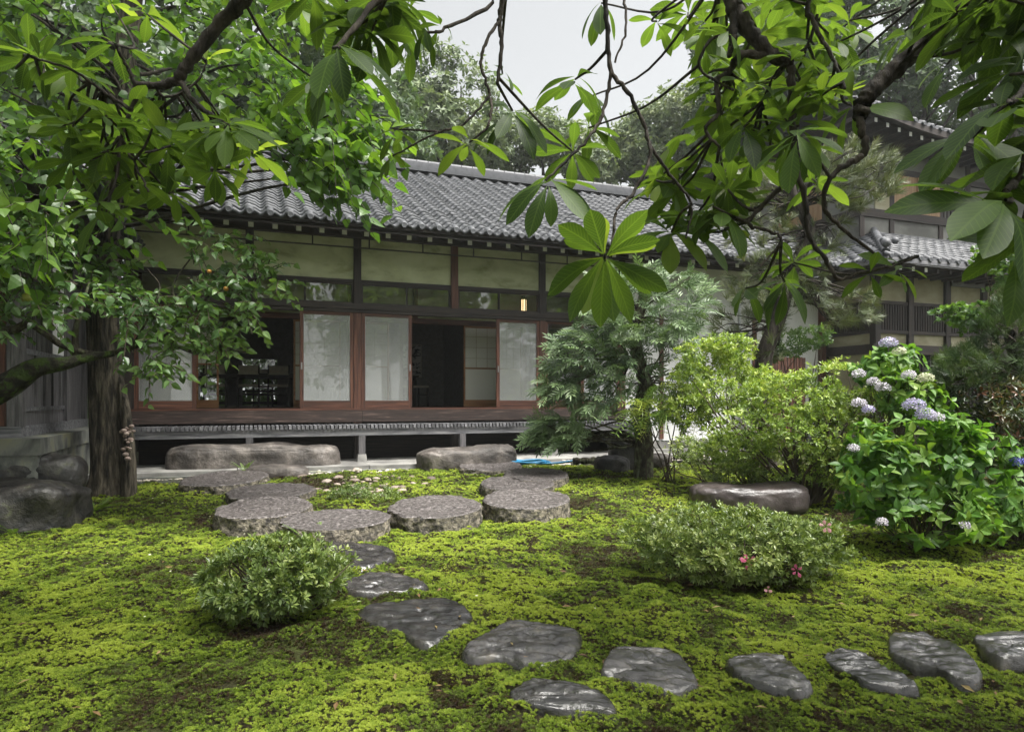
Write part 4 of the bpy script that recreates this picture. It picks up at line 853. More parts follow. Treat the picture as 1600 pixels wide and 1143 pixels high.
hydrangea('taller hydrangea with a round lilac head against the dark building', [pxlobe(1395, 575, 42, 34, 7.6), pxlobe(1420, 620, 44, 34, 7.4), pxlobe(1360, 570, 28, 24, 7.7), pxlobe(1440, 640, 40, 30, 7.3)], (P(1410, 760, 7.5)[0], 7.5), 33, 85,
          [(1388, 536, 7.45, .085, 'mauve'), (1405, 549, 7.4, .06, 'creamfl'), (1420, 586, 7.1, .062, 'palefl'), (1446, 591, 7.0, .072, 'creamfl'), (1342, 584, 7.5, .065, 'palefl'), (1365, 597, 7.4, .065, 'palefl'), (1380, 606, 7.3, .075, 'palefl'), (1342, 630, 7.3, .07, 'palefl'), (1357, 640, 7.2, .055, 'mauve'), (1220, 583, 8.9, .085, 'creamfl')][:-1], .115, .45)
hydrangea('hydrangea by the edge of the photo with a deep blue head', [pxlobe(1610, 745, 40, 40, 6.4), pxlobe(1600, 790, 50, 30, 6.3)], (P(1600, 850, 6.3)[0], 6.4), 35, 110, [(1592, 722, 6.1, .06, 'bluefl')], .115, .35)

# ------------------------------------------------------------------ ferns, mahonia, grass tufts
def frond_tpl(n, lw, ll, droop, taper=True):
    V = []; F = []
    for k in range(n):
        t = (k+.6)/n; L = ll*(math.sin(math.pi*(.12+.82*t))**.8 if taper else 1-.25*t); z = -droop*t*t
        for s in (-1, 1):
            i = len(V); b = np.array([t, 0, z]); d = np.array([.45, s, -.18])*L; w = np.array([lw, 0, 0]); V += [b, b+d*.5-w, b+d, b+d*.5+w]; F.append((i, i+1, i+2, i+3) if s < 0 else (i, i+3, i+2, i+1))
    i = len(V)
    for k in range(4):
        t = k/3; V += [np.array([t, -.012, -droop*t*t]), np.array([t, .012, -droop*t*t])]
        if k: F.append((i+2*k-2, i+2*k-1, i+2*k+1, i+2*k))
    return np.array(V), np.array(F)
T_FERN = frond_tpl(13, .028, .17, .35); T_PINN = frond_tpl(8, .045, .27, .55, False)
def shoot_tpl(seed):
    r = np.random.default_rng(seed); V = []; F = []
    def blade(o, d, L, w):
        s = np.array([-d[1], d[0], 0])*w; i = len(V); V.extend([o, o+d*L*.45+s+(0, 0, .02), o+d*L, o+d*L*.45-s+(0, 0, .02)]); F.append((i, i+3, i+2, i+1))
    for k in range(5):
        t = k/5; o = np.array([t*.8, 0, -.10*t*t])
        for s in (-1, 1): a = s*r.uniform(.55, .95); blade(o, np.array([math.cos(a), math.sin(a), r.uniform(-.25, .05)]), r.uniform(.32, .46)*(1-.35*abs(t-.4)), .05)
    blade(np.array([.7, 0, -.06]), np.array([1, 0, -.2]), .36, .048); blade(np.array([0., 0, 0]), np.array([1, 0, -.02]), .8, .018)
    return np.array(V), np.array(F)
T_SPRAY = shoot_tpl(4)
def rosette(name, label, cat, c, n, size, tpl, mat, seed, elev=(.2, 1.1), grp=None):
    rng = np.random.default_rng(seed); a = rng.random(n)*6.28; e = rng.uniform(*elev, n); D = np.stack([np.cos(a)*np.cos(e), np.sin(a)*np.cos(e), np.sin(e)], 1); U = np.array([0, 0, 1.])-.0*D
    g = Geo().scatter(tpl[0], tpl[1], np.tile(c, (n, 1)), D, U, size*rng.uniform(.6, 1.1, n), rng.random(n)); return tag(g.build(name, mat), label, cat, grp)
c = on_ground(484, 850, .02); rosette('fern', 'light green fern leaning on the puddled stone disc', 'fern', c, 13, .30, T_FERN, L_FERN, 3)
c = P(382, 728, 10.2); c[2] = .0; rosette('fern', 'small fern growing in front of the long stepping boulder', 'fern', c, 9, .26, T_FERN, L_FERN, 4)
c = on_ground(150, 798, 0); rosette('fern', 'thin bladed fern at the foot of the big dark rock', 'fern', c, 16, .34, T_FERN, L_FERN, 5, (.1, .9))
c = on_ground(20, 835, 0); rosette('fern', 'fern at the edge of the photo below the big dark rock', 'fern', c, 12, .34, T_FERN, L_FERN, 6)
c = on_ground(375, 960, 0); rosette('fern', 'dark fern under the small round azalea', 'fern', c, 8, .22, T_FERN, L_PLUM, 7)
rng = np.random.default_rng(12); g = Geo(); mb = P(1040, 725, 9.6); mb[2] = -.06
root = empty('mahonia', tuple(mb), 'mahonia with drooping rows of yellowish leaflets beside the conifer trunk', 'shrub')
gs = Geo()
for px, py in ((1003, 640), (1030, 615), (1060, 640), (1085, 655), (985, 655), (1040, 655), (1075, 625), (1015, 665)):
    t = P(px, py-12, 9.35+rng.normal(0, .15)); stems(gs, rng, mb, [t], .012, .006, .05, spreadbase=.1); n = 9; a = math.pi*1.5+rng.normal(0, 1.3, n); e = rng.uniform(-.75, .35, n)
    D = np.stack([np.cos(a)*np.cos(e), np.sin(a)*np.cos(e), np.sin(e)], 1); g.scatter(T_PINN[0], T_PINN[1], np.tile(t, (n, 1)), D, np.tile([0, -.75, .65], (n, 1))+rng.normal(0, .3, (n, 3)), rng.uniform(.28, .42, n), rng.random(n))
g.build('foliage', L_MAH, root); gs.build('stems', M['twig'], root, smooth=True)
rosette('mahonia', 'short dark mahonia under the leggy azalea', 'shrub', P(1075, 700, 9.3), 14, .34, T_PINN, L_PLUM, 9, (-.1, .7))
# ------------------------------------------------------------------ feathery conifer by the veranda
rng = np.random.default_rng(51); Yc = 10.0; cb = P(1005, 728, Yc); cb[2] = g1(cb[0], cb[1])-.05
root = empty('yew_tree', tuple(cb), 'feathery grey-green conifer with drooping sprays in front of the white wall', 'tree')
tr = curve([cb, P(1006, 690, Yc), P(1002, 640, Yc), P(1008, 600, Yc), P(996, 555, Yc), P(992, 510, Yc), P(1004, 465, Yc), P(1010, 430, Yc)], 5)
Geo().tube(tr, np.linspace(.15, .05, len(tr)), 10).build('trunk', M['bark_lichen'], root, smooth=True)
gs = Geo(); gf = Geo()
def clump(poly, n, Y0, Y1, anchor, size=(.20, .34)):
    q = pick_in(rng, poly, n); Y = rng.uniform(Y0, Y1, n); p = np.stack([(q[:, 0]-800)/FPX*Y, Y, EYE+(HY-q[:, 1])/FPX*Y], 1)
    p = p[fbm(p*4.5, 61, 3) > .43]; n = len(p); A = P(*anchor, Yc); D = nrm(p-A)*.8+rng.normal(0, .45, (n, 3)); D[:, 2] = D[:, 2]*.6-.10; U = np.array([0, -.55, .7])+rng.normal(0, .4, (n, 3))
    tone = np.clip(.5+1.3*(fbm(p*3, 62, 2)-.5)+rng.normal(0, .18, n), 0, 1)
    gf.scatter(T_SPRAY[0], T_SPRAY[1], p, D, U, rng.uniform(*size, n), tone)
    for k in rng.choice(n, min(n, 16)): stems(gs, rng, A, [p[k]], .022, .004, .06, spreadbase=.02)
clump([(905, 500), (960, 470), (1000, 520), (990, 590), (960, 640), (900, 645), (850, 620), (842, 590), (870, 540)], 700, 9.3, 10.3, (985, 560))
clump([(835, 660), (880, 650), (930, 665), (925, 690), (870, 700), (830, 690)], 260, 9.5, 10.1, (1000, 690), (.18, .3))
clump([(930, 440), (1000, 420), (1090, 430), (1110, 480), (1080, 525), (1040, 535), (960, 530), (920, 490)], 680, 9.4, 10.6, (1004, 500))
clump([(960, 540), (1060, 530), (1090, 620), (1020, 650), (950, 640)], 260, 9.7, 10.5, (1004, 600))
gf.build('foliage', L_CON, root); gs.build('branches', M['bark_lichen'], root, smooth=True)

# ------------------------------------------------------------------ pines
def needle_tpl(n, seed):
    r = np.random.default_rng(seed); V = []; F = []
    for k in range(n):
        a = r.random()*6.28; sp = r.uniform(.15, .95); d = np.array([math.cos(sp), math.sin(sp)*math.cos(a), math.sin(sp)*math.sin(a)]); L = r.uniform(.7, 1.); s = nrm(np.cross(d, [.3, .5, .8]))*.024; o = np.array([r.uniform(-.45, .1), 0, 0]); i = len(V)
        V += [o-s, o+s, o+d*L+s*.4, o+d*L-s*.4]; F.append((i, i+1, i+2, i+3))
    return np.array(V), np.array(F)
T_NEED = needle_tpl(26, 1)
def pine(label, base, trunk, tr_r, polys, mat, seed, size=.13, group=None):
    rng = np.random.default_rng(seed); root = empty('pine_tree', tuple(base), label, 'tree', group)
    t = curve(trunk, 5); Geo().tube(t, np.linspace(tr_r, tr_r*.45, len(t)), 9).build('trunk', BARK, root, smooth=True); gs = Geo(); gf = Geo()
    for poly, n, Y0, Y1, an in polys:
        q = pick_in(rng, poly, n); Y = rng.uniform(Y0, Y1, n); p = np.stack([(q[:, 0]-800)/FPX*Y, Y, EYE+(HY-q[:, 1])/FPX*Y], 1); p = p[fbm(p*3.5, seed, 3) > .44]; n = len(p); A = t[an]
        D = nrm(p-A)*.7+rng.normal(0, .35, (n, 3))+np.array([0, 0, .55]); gf.scatter(T_NEED[0], T_NEED[1], p, D, rdir(rng, n), size*rng.uniform(.75, 1.2, n), np.clip(rng.normal(.5, .25, n), 0, 1))
        for k in rng.choice(n, min(n, 24)): stems(gs, rng, A, [p[k]], .02, .005, .09, spreadbase=.02)
    gf.build('foliage', mat, root); gs.build('branches', BARK, root, smooth=True)
b = P(1200, 640, 11.); b[2] = -.06
pine('open grey pine with a leaning dark trunk in front of the tiled skirt roof', b, [b, P(1192, 575, 11), P(1215, 500, 11), P(1240, 420, 11), P(1265, 360, 11), P(1240, 310, 11), P(1235, 280, 11)], .15,
     [([(1150, 400), (1300, 380), (1290, 470), (1180, 500), (1120, 460)], 330, 10.6, 11.6, 15), ([(1270, 240), (1330, 215), (1400, 235), (1410, 300), (1330, 330), (1280, 320)], 330, 10.4, 11.2, 24), ([(1130, 250), (1220, 260), (1240, 340), (1150, 400), (1100, 330)], 260, 10.8, 11.8, 24), ([(1260, 460), (1370, 455), (1370, 505), (1290, 510)], 140, 10.5, 11.2, 14), ([(1180, 330), (1330, 330), (1330, 400), (1180, 420)], 170, 10.8, 11.6, 20), ([(1100, 490), (1230, 480), (1220, 560), (1130, 560)], 190, 10.8, 11.8, 10)], L_PINEG, 71, .17)
b = P(1610, 800, 7.9); b[2] = g1(b[0], b[1])
pine('dense dark green pine on the bank behind the hydrangeas', b, [b, P(1620, 700, 7.9), P(1605, 600, 8), P(1580, 520, 8), P(1590, 450, 8)], .13,
     [([(1450, 590), (1480, 540), (1530, 535), (1560, 570), (1540, 600), (1480, 605)], 300, 7.2, 8.2, 10), ([(1520, 500), (1570, 450), (1660, 440), (1660, 610), (1560, 600), (1530, 560)], 520, 7.3, 8.4, 14)], L_PINE, 73, .12)
for o_ in (): pass

# ------------------------------------------------------------------ tall tree with the thick furrowed trunk and heart-shaped leaves
rng = np.random.default_rng(81); Yt = 8.9; tb = P(170, 765, Yt); tb[2] = g1(tb[0], tb[1])-.08
root = empty('tall_tree', tuple(tb), 'tall tree with thick furrowed trunk and hanging heart-shaped leaves', 'tree')
tr = curve([tb, P(171, 720, Yt), P(168, 640, Yt), P(164, 560, Yt), P(160, 470, Yt), P(165, 360, Yt-.1), P(185, 240, Yt-.2), P(200, 60, Yt-.3), P(230, -200, Yt-.4)], 8)
rr = np.interp(np.arange(len(tr)), [0, 4, 8, 24, 40, len(tr)-1], [.27, .215, .20, .18, .16, .09]); ang = np.arange(18)*2*math.pi/18
V = []
for k, (c, r_) in enumerate(zip(tr, rr)):
    w = 1+.10*np.sin(ang*2+1)+.07*np.sin(ang*5+k*.05)+.07*(fbm(np.stack([np.cos(ang)*3, np.sin(ang)*3, 0*ang+k*.15], 1), 82, 3)-.5)*2+(.14*np.cos(ang*5) if k < 5 else 0)*(1-k/5)
    V.append(np.stack([c[0]+r_*w*np.cos(ang), c[1]+r_*w*np.sin(ang), 0*ang+c[2]], 1))
V = np.concatenate(V); i = np.arange(18); F = np.concatenate([np.stack([k*18+i, k*18+(i+1) % 18, (k+1)*18+(i+1) % 18, (k+1)*18+i], 1) for k in range(len(tr)-1)])
g = Geo().add(V, F, .5); s2 = curve([P(201, 762, Yt-.1), P(201, 700, Yt-.1), P(196, 640, Yt-.08), P(188, 590, Yt)], 4); s2[0, 2] -= .1; g.tube(s2, np.linspace(.10, .04, len(s2)), 8); trunk_o = g.build('trunk', M['bark_tall'], root, smooth=True)
g = Geo()
for k in range(26):
    q = P(rng.normal(199, 5), rng.choice([680, 705])+rng.normal(0, 8), Yt-.24+rng.normal(0, .03)); n = 7; t = np.linspace(-1.5, 1.5, n); r_ = rng.uniform(.018, .04); g.tube([q+(0, 0, r_*.7*math.sin(x)) for x in t], [max(.002, r_*math.cos(x)) for x in t], 7, rng.random())
g.build('bracket_fungus', surface('pinkish_fungus', [(.3, (.22, .16, .13)), (.6, (.40, .31, .27))], 20, bs=.3), trunk_o, smooth=True)
def sprays(rng, pts, towards, nleaf, length, leaf, tpl, gl, gt, droop=.5, tone=None, flat=.6):
    """leafy twigs: alternate leaves along a drooping stem from every point"""
    n = len(pts); D0 = nrm(towards+rng.normal(0, .45, (n, 3)))
    for k in range(nleaf):
        t = (k+.4)/nleaf; pos = pts+D0*length*t+np.array([0, 0, -droop*length*t*t]); ax = nrm(D0+np.array([0, 0, -2*droop*t])); side = nrm(np.cross(ax, [0, 0, 1.])+1e-6)*(1 if k % 2 else -1)
        D = ax*.45+side*.8+rng.normal(0, .25, (n, 3))+np.array([0, 0, -.28]); U = np.array([0, 0, flat])+rng.normal(0, .4, (n, 3))-ax*.1
        tn = np.clip((tone if tone is not None else .5)+rng.normal(0, .18, n), 0, 1); tp = tpl[k % len(tpl)]; gl.scatter(tp[0], tp[1], pos, D, U, leaf*rng.uniform(.65, 1.15, n), tn)
    if gt is not None:
        for j in range(n): q = np.array([pts[j]+D0[j]*length*t+np.array([0, 0, -droop*length*t*t]) for t in np.linspace(0, 1, 4)]); gt.tube(q, [.006, .005, .004, .002], 4, .5, cap=False)
gl = Geo(); gt = Geo()
REG = [([(-60, -60), (260, -60), (420, -60), (470, 40), (420, 200), (300, 240), (240, 330), (110, 420), (-60, 470)], 300, 7.2, 9.6), ([(400, 60), (520, 90), (575, 150), (590, 230), (560, 300), (500, 318), (430, 270), (360, 220), (370, 120)], 135, 6.8, 7.8), ([(-60, -60), (620, -60), (640, 20), (560, 90), (440, 60), (200, 60), (-60, 200)], 130, 7.5, 10.), ([(100, 340), (200, 360), (225, 440), (130, 430)], 18, 8.3, 8.6), ([(-60, 160), (110, 180), (130, 330), (60, 400), (-60, 400)], 60, 5.8, 7.)]
for poly, n, Y0, Y1 in REG:
    q = pick_in(rng, poly, n); Y = rng.uniform(Y0, Y1, n); p = np.stack([(q[:, 0]-800)/FPX*Y, Y, EYE+(HY-q[:, 1])/FPX*Y], 1); n = len(p)
    tone = np.clip(.45+1.2*(fbm(p*1.5, 83, 2)-.5), 0, 1); A = tr[np.clip(np.searchsorted(tr[:, 2], p[:, 2]*.8+.6), 10, len(tr)-1)]
    sprays(rng, p, nrm(p-A)*.8+np.array([0, -.1, -.2]), 7, .50, .155, T_HEART, gl, gt, .55, tone)
    for k in rng.choice(n, max(4, n//12)): stems(gt, rng, A[k], [p[k]], .035, .008, .06, spreadbase=.01)
# the crown goes on above and beside the picture
p = np.array([-4.6, 7.6, 7.2])+rng.normal(0, 1, (520, 3))*np.array([2.3, 2.0, 1.6]); p = p[p[:, 2] > EYE+.60*p[:, 1]]
sprays(rng, p, nrm(p-tr[40])*.8, 7, .5, .16, T_HEART, gl, None, .5)
gl.build('foliage', L_HEART, root); gt.build('branches', BARK, root, smooth=True)

# ------------------------------------------------------------------ old fruit tree leaning in from the side
rng = np.random.default_rng(91); Yp = 6.9; pb = np.array([-6.4, 6.5, g1(-6.4, 6.5)-.1])
root = empty('plum_tree', tuple(pb), 'gnarled mossy fruit tree leaning in, with a yellow-green fruit', 'tree')
lim = curve([pb, (-6.1, 6.5, .7), P(-40, 625, 6.7), P(15, 600, 6.75), P(55, 575, 6.8), P(100, 568, 6.9), P(140, 558, 7.0), P(178, 552, 7.1)], 7)
Geo().tube(lim, np.interp(np.arange(len(lim)), [0, 14, 25, 33, 41, len(lim)-1], [.19, .15, .11, .075, .045, .03]), 12).build('trunk', M['bark_moss'], root, smooth=True)
gs = Geo()
def pl(pts, r0, r1): c = curve([P(*q) for q in pts], 6); gs.tube(c, np.linspace(r0, r1, len(c)), 7, rng.random()); return c
pl([(-30, 517, 6.7), (20, 515, 6.75), (45, 505, 6.8), (70, 520, 6.9), (95, 538, 6.95), (130, 550, 7.0), (165, 553, 7.1), (205, 543, 7.2), (245, 532, 7.3), (275, 540, 7.3), (310, 552, 7.4), (345, 545, 7.4), (385, 550, 7.5)], .045, .012)
pl([(45, 505, 6.8), (20, 480, 6.8), (-5, 455, 6.8)], .022, .010); pl([(70, 520, 6.9), (68, 495, 6.9), (95, 480, 6.9)], .02, .008)
pl([(120, 560, 7.0), (118, 520, 7.0), (128, 480, 7.05), (140, 440, 7.1)], .04, .012); pl([(245, 532, 7.3), (290, 500, 7.3), (330, 460, 7.4), (390, 440, 7.5), (440, 415, 7.6)], .02, .006); pl([(290, 500, 7.3), (270, 450, 7.3), (300, 400, 7.3), (320, 370, 7.3)], .014, .005); pl([(205, 543, 7.2), (230, 500, 7.1), (250, 450, 7.1), (230, 420, 7.1)], .014, .005)
gs.build('branches', M['bark_lichen'], root, smooth=True)
gl = Geo(); gt = Geo()
for poly, n, Y0, Y1 in (([(225, 470), (290, 430), (380, 420), (420, 400), (450, 405), (445, 450), (410, 490), (380, 500), (360, 560), (290, 560), (220, 530), (190, 480)], 130, 6.9, 7.7), ([(-40, 400), (90, 395), (140, 430), (150, 510), (60, 500), (-40, 530)], 84, 6.4, 7.3), ([(290, 360), (340, 345), (390, 370), (380, 420), (300, 420)], 22, 7.0, 7.5), ([(190, 545), (270, 555), (285, 580), (230, 590), (190, 575)], 20, 6.9, 7.3), ([(130, 480), (200, 440), (240, 470), (200, 530)], 30, 6.8, 7.2), ([(-40, 300), (90, 320), (110, 400), (-40, 420)], 44, 6.3, 7.2)):
    q = pick_in(rng, poly, n); Y = rng.uniform(Y0, Y1, n); p = np.stack([(q[:, 0]-800)/FPX*Y, Y, EYE+(HY-q[:, 1])/FPX*Y], 1)
    sprays(rng, p, np.tile([.45, -.35, .12], (n, 1)), 7, .30, .112, T_OVATE, gl, gt, .35, np.clip(.5+1.2*(fbm(p*2.5, 93, 2)-.5), 0, 1))
gl.build('foliage', L_PLUM, root); gt.build('twigs', M['twig'], root, smooth=True)
M['fruit'] = surface('yellow_green_fruit', [(.3, (.20, .22, .03)), (.6, (.33, .33, .05))], 8, (1, 1, 1), (.35, .5), .1, .002); M['fruit2'] = surface('orange_fruit', [(.3, (.42, .17, .03)), (.6, (.55, .26, .05))], 8, (1, 1, 1), (.35, .5), .1, .002)
for px, py, Y, r_, m in ((43, 466, 6.55, .058, 'fruit'), (353, 451, 7.0, .026, 'fruit2'), (327, 424, 7.1, .024, 'fruit2')):
    V, F = ICO2; c = P(px, py, Y); V = V*np.array([1, 1, .92]); V = V*(1-.18*np.exp(-((V[:, 0]**2+V[:, 1]**2)/.06))*(V[:, 2] > 0))[:, None]; Geo().add(V*r_+c, F).build('fruit', M[m], root, smooth=True)

# ------------------------------------------------------------------ magnolias whose limbs hang into the view
def whorl(g, rng, c, axis, L, n, opening, tone, droop=.15):
    A = nrm(np.array([axis])+rng.normal(0, .18, (1, 3)))[0]; ref = nrm(np.cross(A, rng.normal(size=3))); B = np.cross(A, ref); a0 = rng.random()*6.28
    for k in range(n):
        a = a0+2*math.pi*k/n+rng.uniform(-.22, .22); op = opening*rng.uniform(.75, 1.2); rad = math.cos(a)*ref+math.sin(a)*B; D = A*math.cos(op)+rad*math.sin(op)+np.array([0, 0, -droop*rng.uniform(.3, 1.6)]); U = A*math.sin(op)-rad*math.cos(op)+np.array([0, 0, .3])+rng.normal(0, .22, 3)
        t = T_MAG[rng.integers(4)]; g.scatter(t[0], t[1], [c+rad*.012+A*rng.uniform(-.03, .02)], [D], [U], L*rng.uniform(.68, 1.12), float(np.clip(tone+rng.normal(0, .15), 0, 1)), rng.uniform(.85, 1.15), t[2])
def magnolia(label, base, trunk, tr_r, limbs, whorls, fills, seed, shade_clumps):
    rng = np.random.default_rng(seed); root = empty('magnolia_tree', tuple(base), label, 'tree')
    t = curve(trunk, 6); Geo().tube(t, np.linspace(tr_r, tr_r*.6, len(t)), 12).build('trunk', BARK, root, smooth=True)
    ends = []
    for start, pts, r0, r1 in limbs:
        q = [P(*k) for k in pts]
        if start: q = [np.array(start)]+q
        c = curve(q, 7); c[1:-1] += rng.normal(0, .003, (len(c)-2, 3)); w = np.linspace(r0, r1, len(c))*(1+.12*np.sin(np.arange(len(c))*1.9)); Geo().tube(c, w, 8, rng.random()).build('limb', BARK, root, smooth=True); ends.append(c)
    allp = np.concatenate(ends); g = Geo(); gt = Geo()
    def add(px, py, L, axis=None, op=None, tone=None, n=None, Yf=None, Lm=.27):
        Y = Yf or float(np.clip(FPX*Lm/L, 2.0, 4.7)); c = P(px, py, Y); ax = axis or (rng.normal(0, .3), .15+rng.normal(0, .35), .8)
        whorl(g, rng, c, ax, L/FPX*Y, n or int(rng.integers(7, 10)), op or rng.uniform(1.1, 1.75), .4 if tone is None else tone, rng.uniform(.05, .4))
        d = np.linalg.norm(allp-c, axis=1); k = d.argmin()
        if .03 < d[k] < 2.2:
            q = np.stack([allp[k], allp[k]*.5+c*.5+rng.normal(0, .05*d[k], 3)+(0, 0, -.04*d[k]), c]); gt.tube(curve(q, 5), np.linspace(.009, .006, 11), 5, cap=False)
    for w in whorls: add(*w)  # tones set young-leaf yellow, but also shaded and backlit looks, as leaf colour
    for poly, n, L0, L1, Y0, Y1, tone in fills:
        for px, py in pick_in(rng, poly, n): Y = rng.uniform(Y0, Y1); add(px, py, rng.uniform(L0, L1), None, None, tone+rng.normal(0, .1), None, Y)
    for c, s, n in shade_clumps:  # unseen crown clumps added overhead to shade the moss edges
        for p in np.array(c)+rng.normal(0, 1, (n, 3))*np.array(s):
            if abs(p[0]) < .78*p[1]+.4 and p[2] < EYE+.60*p[1]+.5 and p[1] > 0: continue
            whorl(g, rng, p, (rng.normal(0, .3), rng.normal(0, .3), .9), .27, 8, 1.4, .4, .2)
    g.build('foliage', L_MAG, root, smooth=True, uv=True); tag(gt.build('twigs', BARK, root, smooth=True), kind='stuff')
S = lambda *a: a
magnolia('magnolia whose forked dark limb hangs over the roof end by the tall tree', (-4.3, 2.0, -.5), [(-4.3, 2.0, -.5), (-4.2, 2.1, 1.2), (-3.9, 2.3, 2.6), (-3.2, 2.7, 3.6)], .16,
 [((-3.2, 2.7, 3.6), [(430, -130, 3.6), (385, -10, 3.7), (345, 35, 3.8), (300, 92, 3.8), (279, 125, 3.8)], .05, .030), (None, [(279, 125, 3.8), (250, 133, 3.78), (212, 132, 3.75)], .026, .018), (None, [(212, 132, 3.75), (213, 155, 3.75), (192, 200, 3.7), (183, 270, 3.65), (168, 322, 3.6)], .014, .006), (None, [(212, 132, 3.75), (196, 100, 3.7), (181, 70, 3.65)], .012, .007),
  (None, [(207, 172, 3.72), (160, 142, 3.7), (113, 110, 3.6), (45, 86, 3.5)], .011, .005), (None, [(280, 125, 3.8), (300, 155, 3.75), (330, 180, 3.7), (357, 196, 3.65)], .018, .010), (None, [(240, 135, 3.8), (262, 152, 3.85), (310, 125, 3.9), (322, 95, 3.9)], .010, .005), (None, [(190, 215, 3.7), (215, 265, 3.65), (232, 300, 3.6)], .008, .005), ((-1.6, 2.4, 3.4), [(620, -60, 3.0), (580, 10, 2.9), (527, 75, 2.75)], .02, .010), ((-.9, 2.6, 3.4), [(763, -30, 3.2), (703, 41, 3.1), (665, 51, 3.05)], .012, .006)],
 [S(180, 68, 68, None, 1.5, .15), S(113, 109, 60, None, 1.5, .12), S(45, 88, 62, None, 1.4, .15), S(154, 233, 72, None, 1.4, .35), S(181, 271, 70, None, 1.5, .4), S(166, 331, 68, (0, -.4, .8), 1.6, .45), S(230, 302, 66, None, 1.4, .6), S(357, 196, 82, (0, -.5, .7), 1.5, .5, 10), S(335, 262, 68, None, 1.6, .55), S(212, 199, 70, None, 1.5, .25), S(322, 96, 40, (.2, -.2, .9), .7, .97, 5), S(230, 22, 62, None, 1.4, .7), S(527, 75, 118, (.1, -.3, .7), 1.9, .1, 10), S(560, 40, 90, None, 1.7, .12), S(640, 60, 60, None, 2.0, .2, 5), S(692, 40, 30, None, 1.8, .1, 4, 3.1), S(666, 52, 46, None, 2.2, .1, 5, 3.05), S(640, 20, 60, None, 1.7, .15, 6), S(500, 130, 70, (.2, -.2, .6), 2.0, .1, 6), S(470, 12, 60, None, 1.5, .5), S(600, 20, 70, None, 1.5, .3), S(175, 8, 45, None, 1.2, .8, 5), S(395, 240, 60, None, 1.3, .75)],
 [([(30, 60), (260, 180), (420, 200), (300, 310), (130, 330), (60, 200)], 34, 45, 68, 3.5, 4.4, .40), ([(480, -30), (640, -30), (640, 40), (500, 60)], 6, 70, 90, 2.9, 3.3, .2)], 101, [((-3.6, 2.0, 4.2), (1.5, 1.6, .9), 140), ((-1.2, 2.0, 4.9), (1.1, 1.3, .5), 130)])
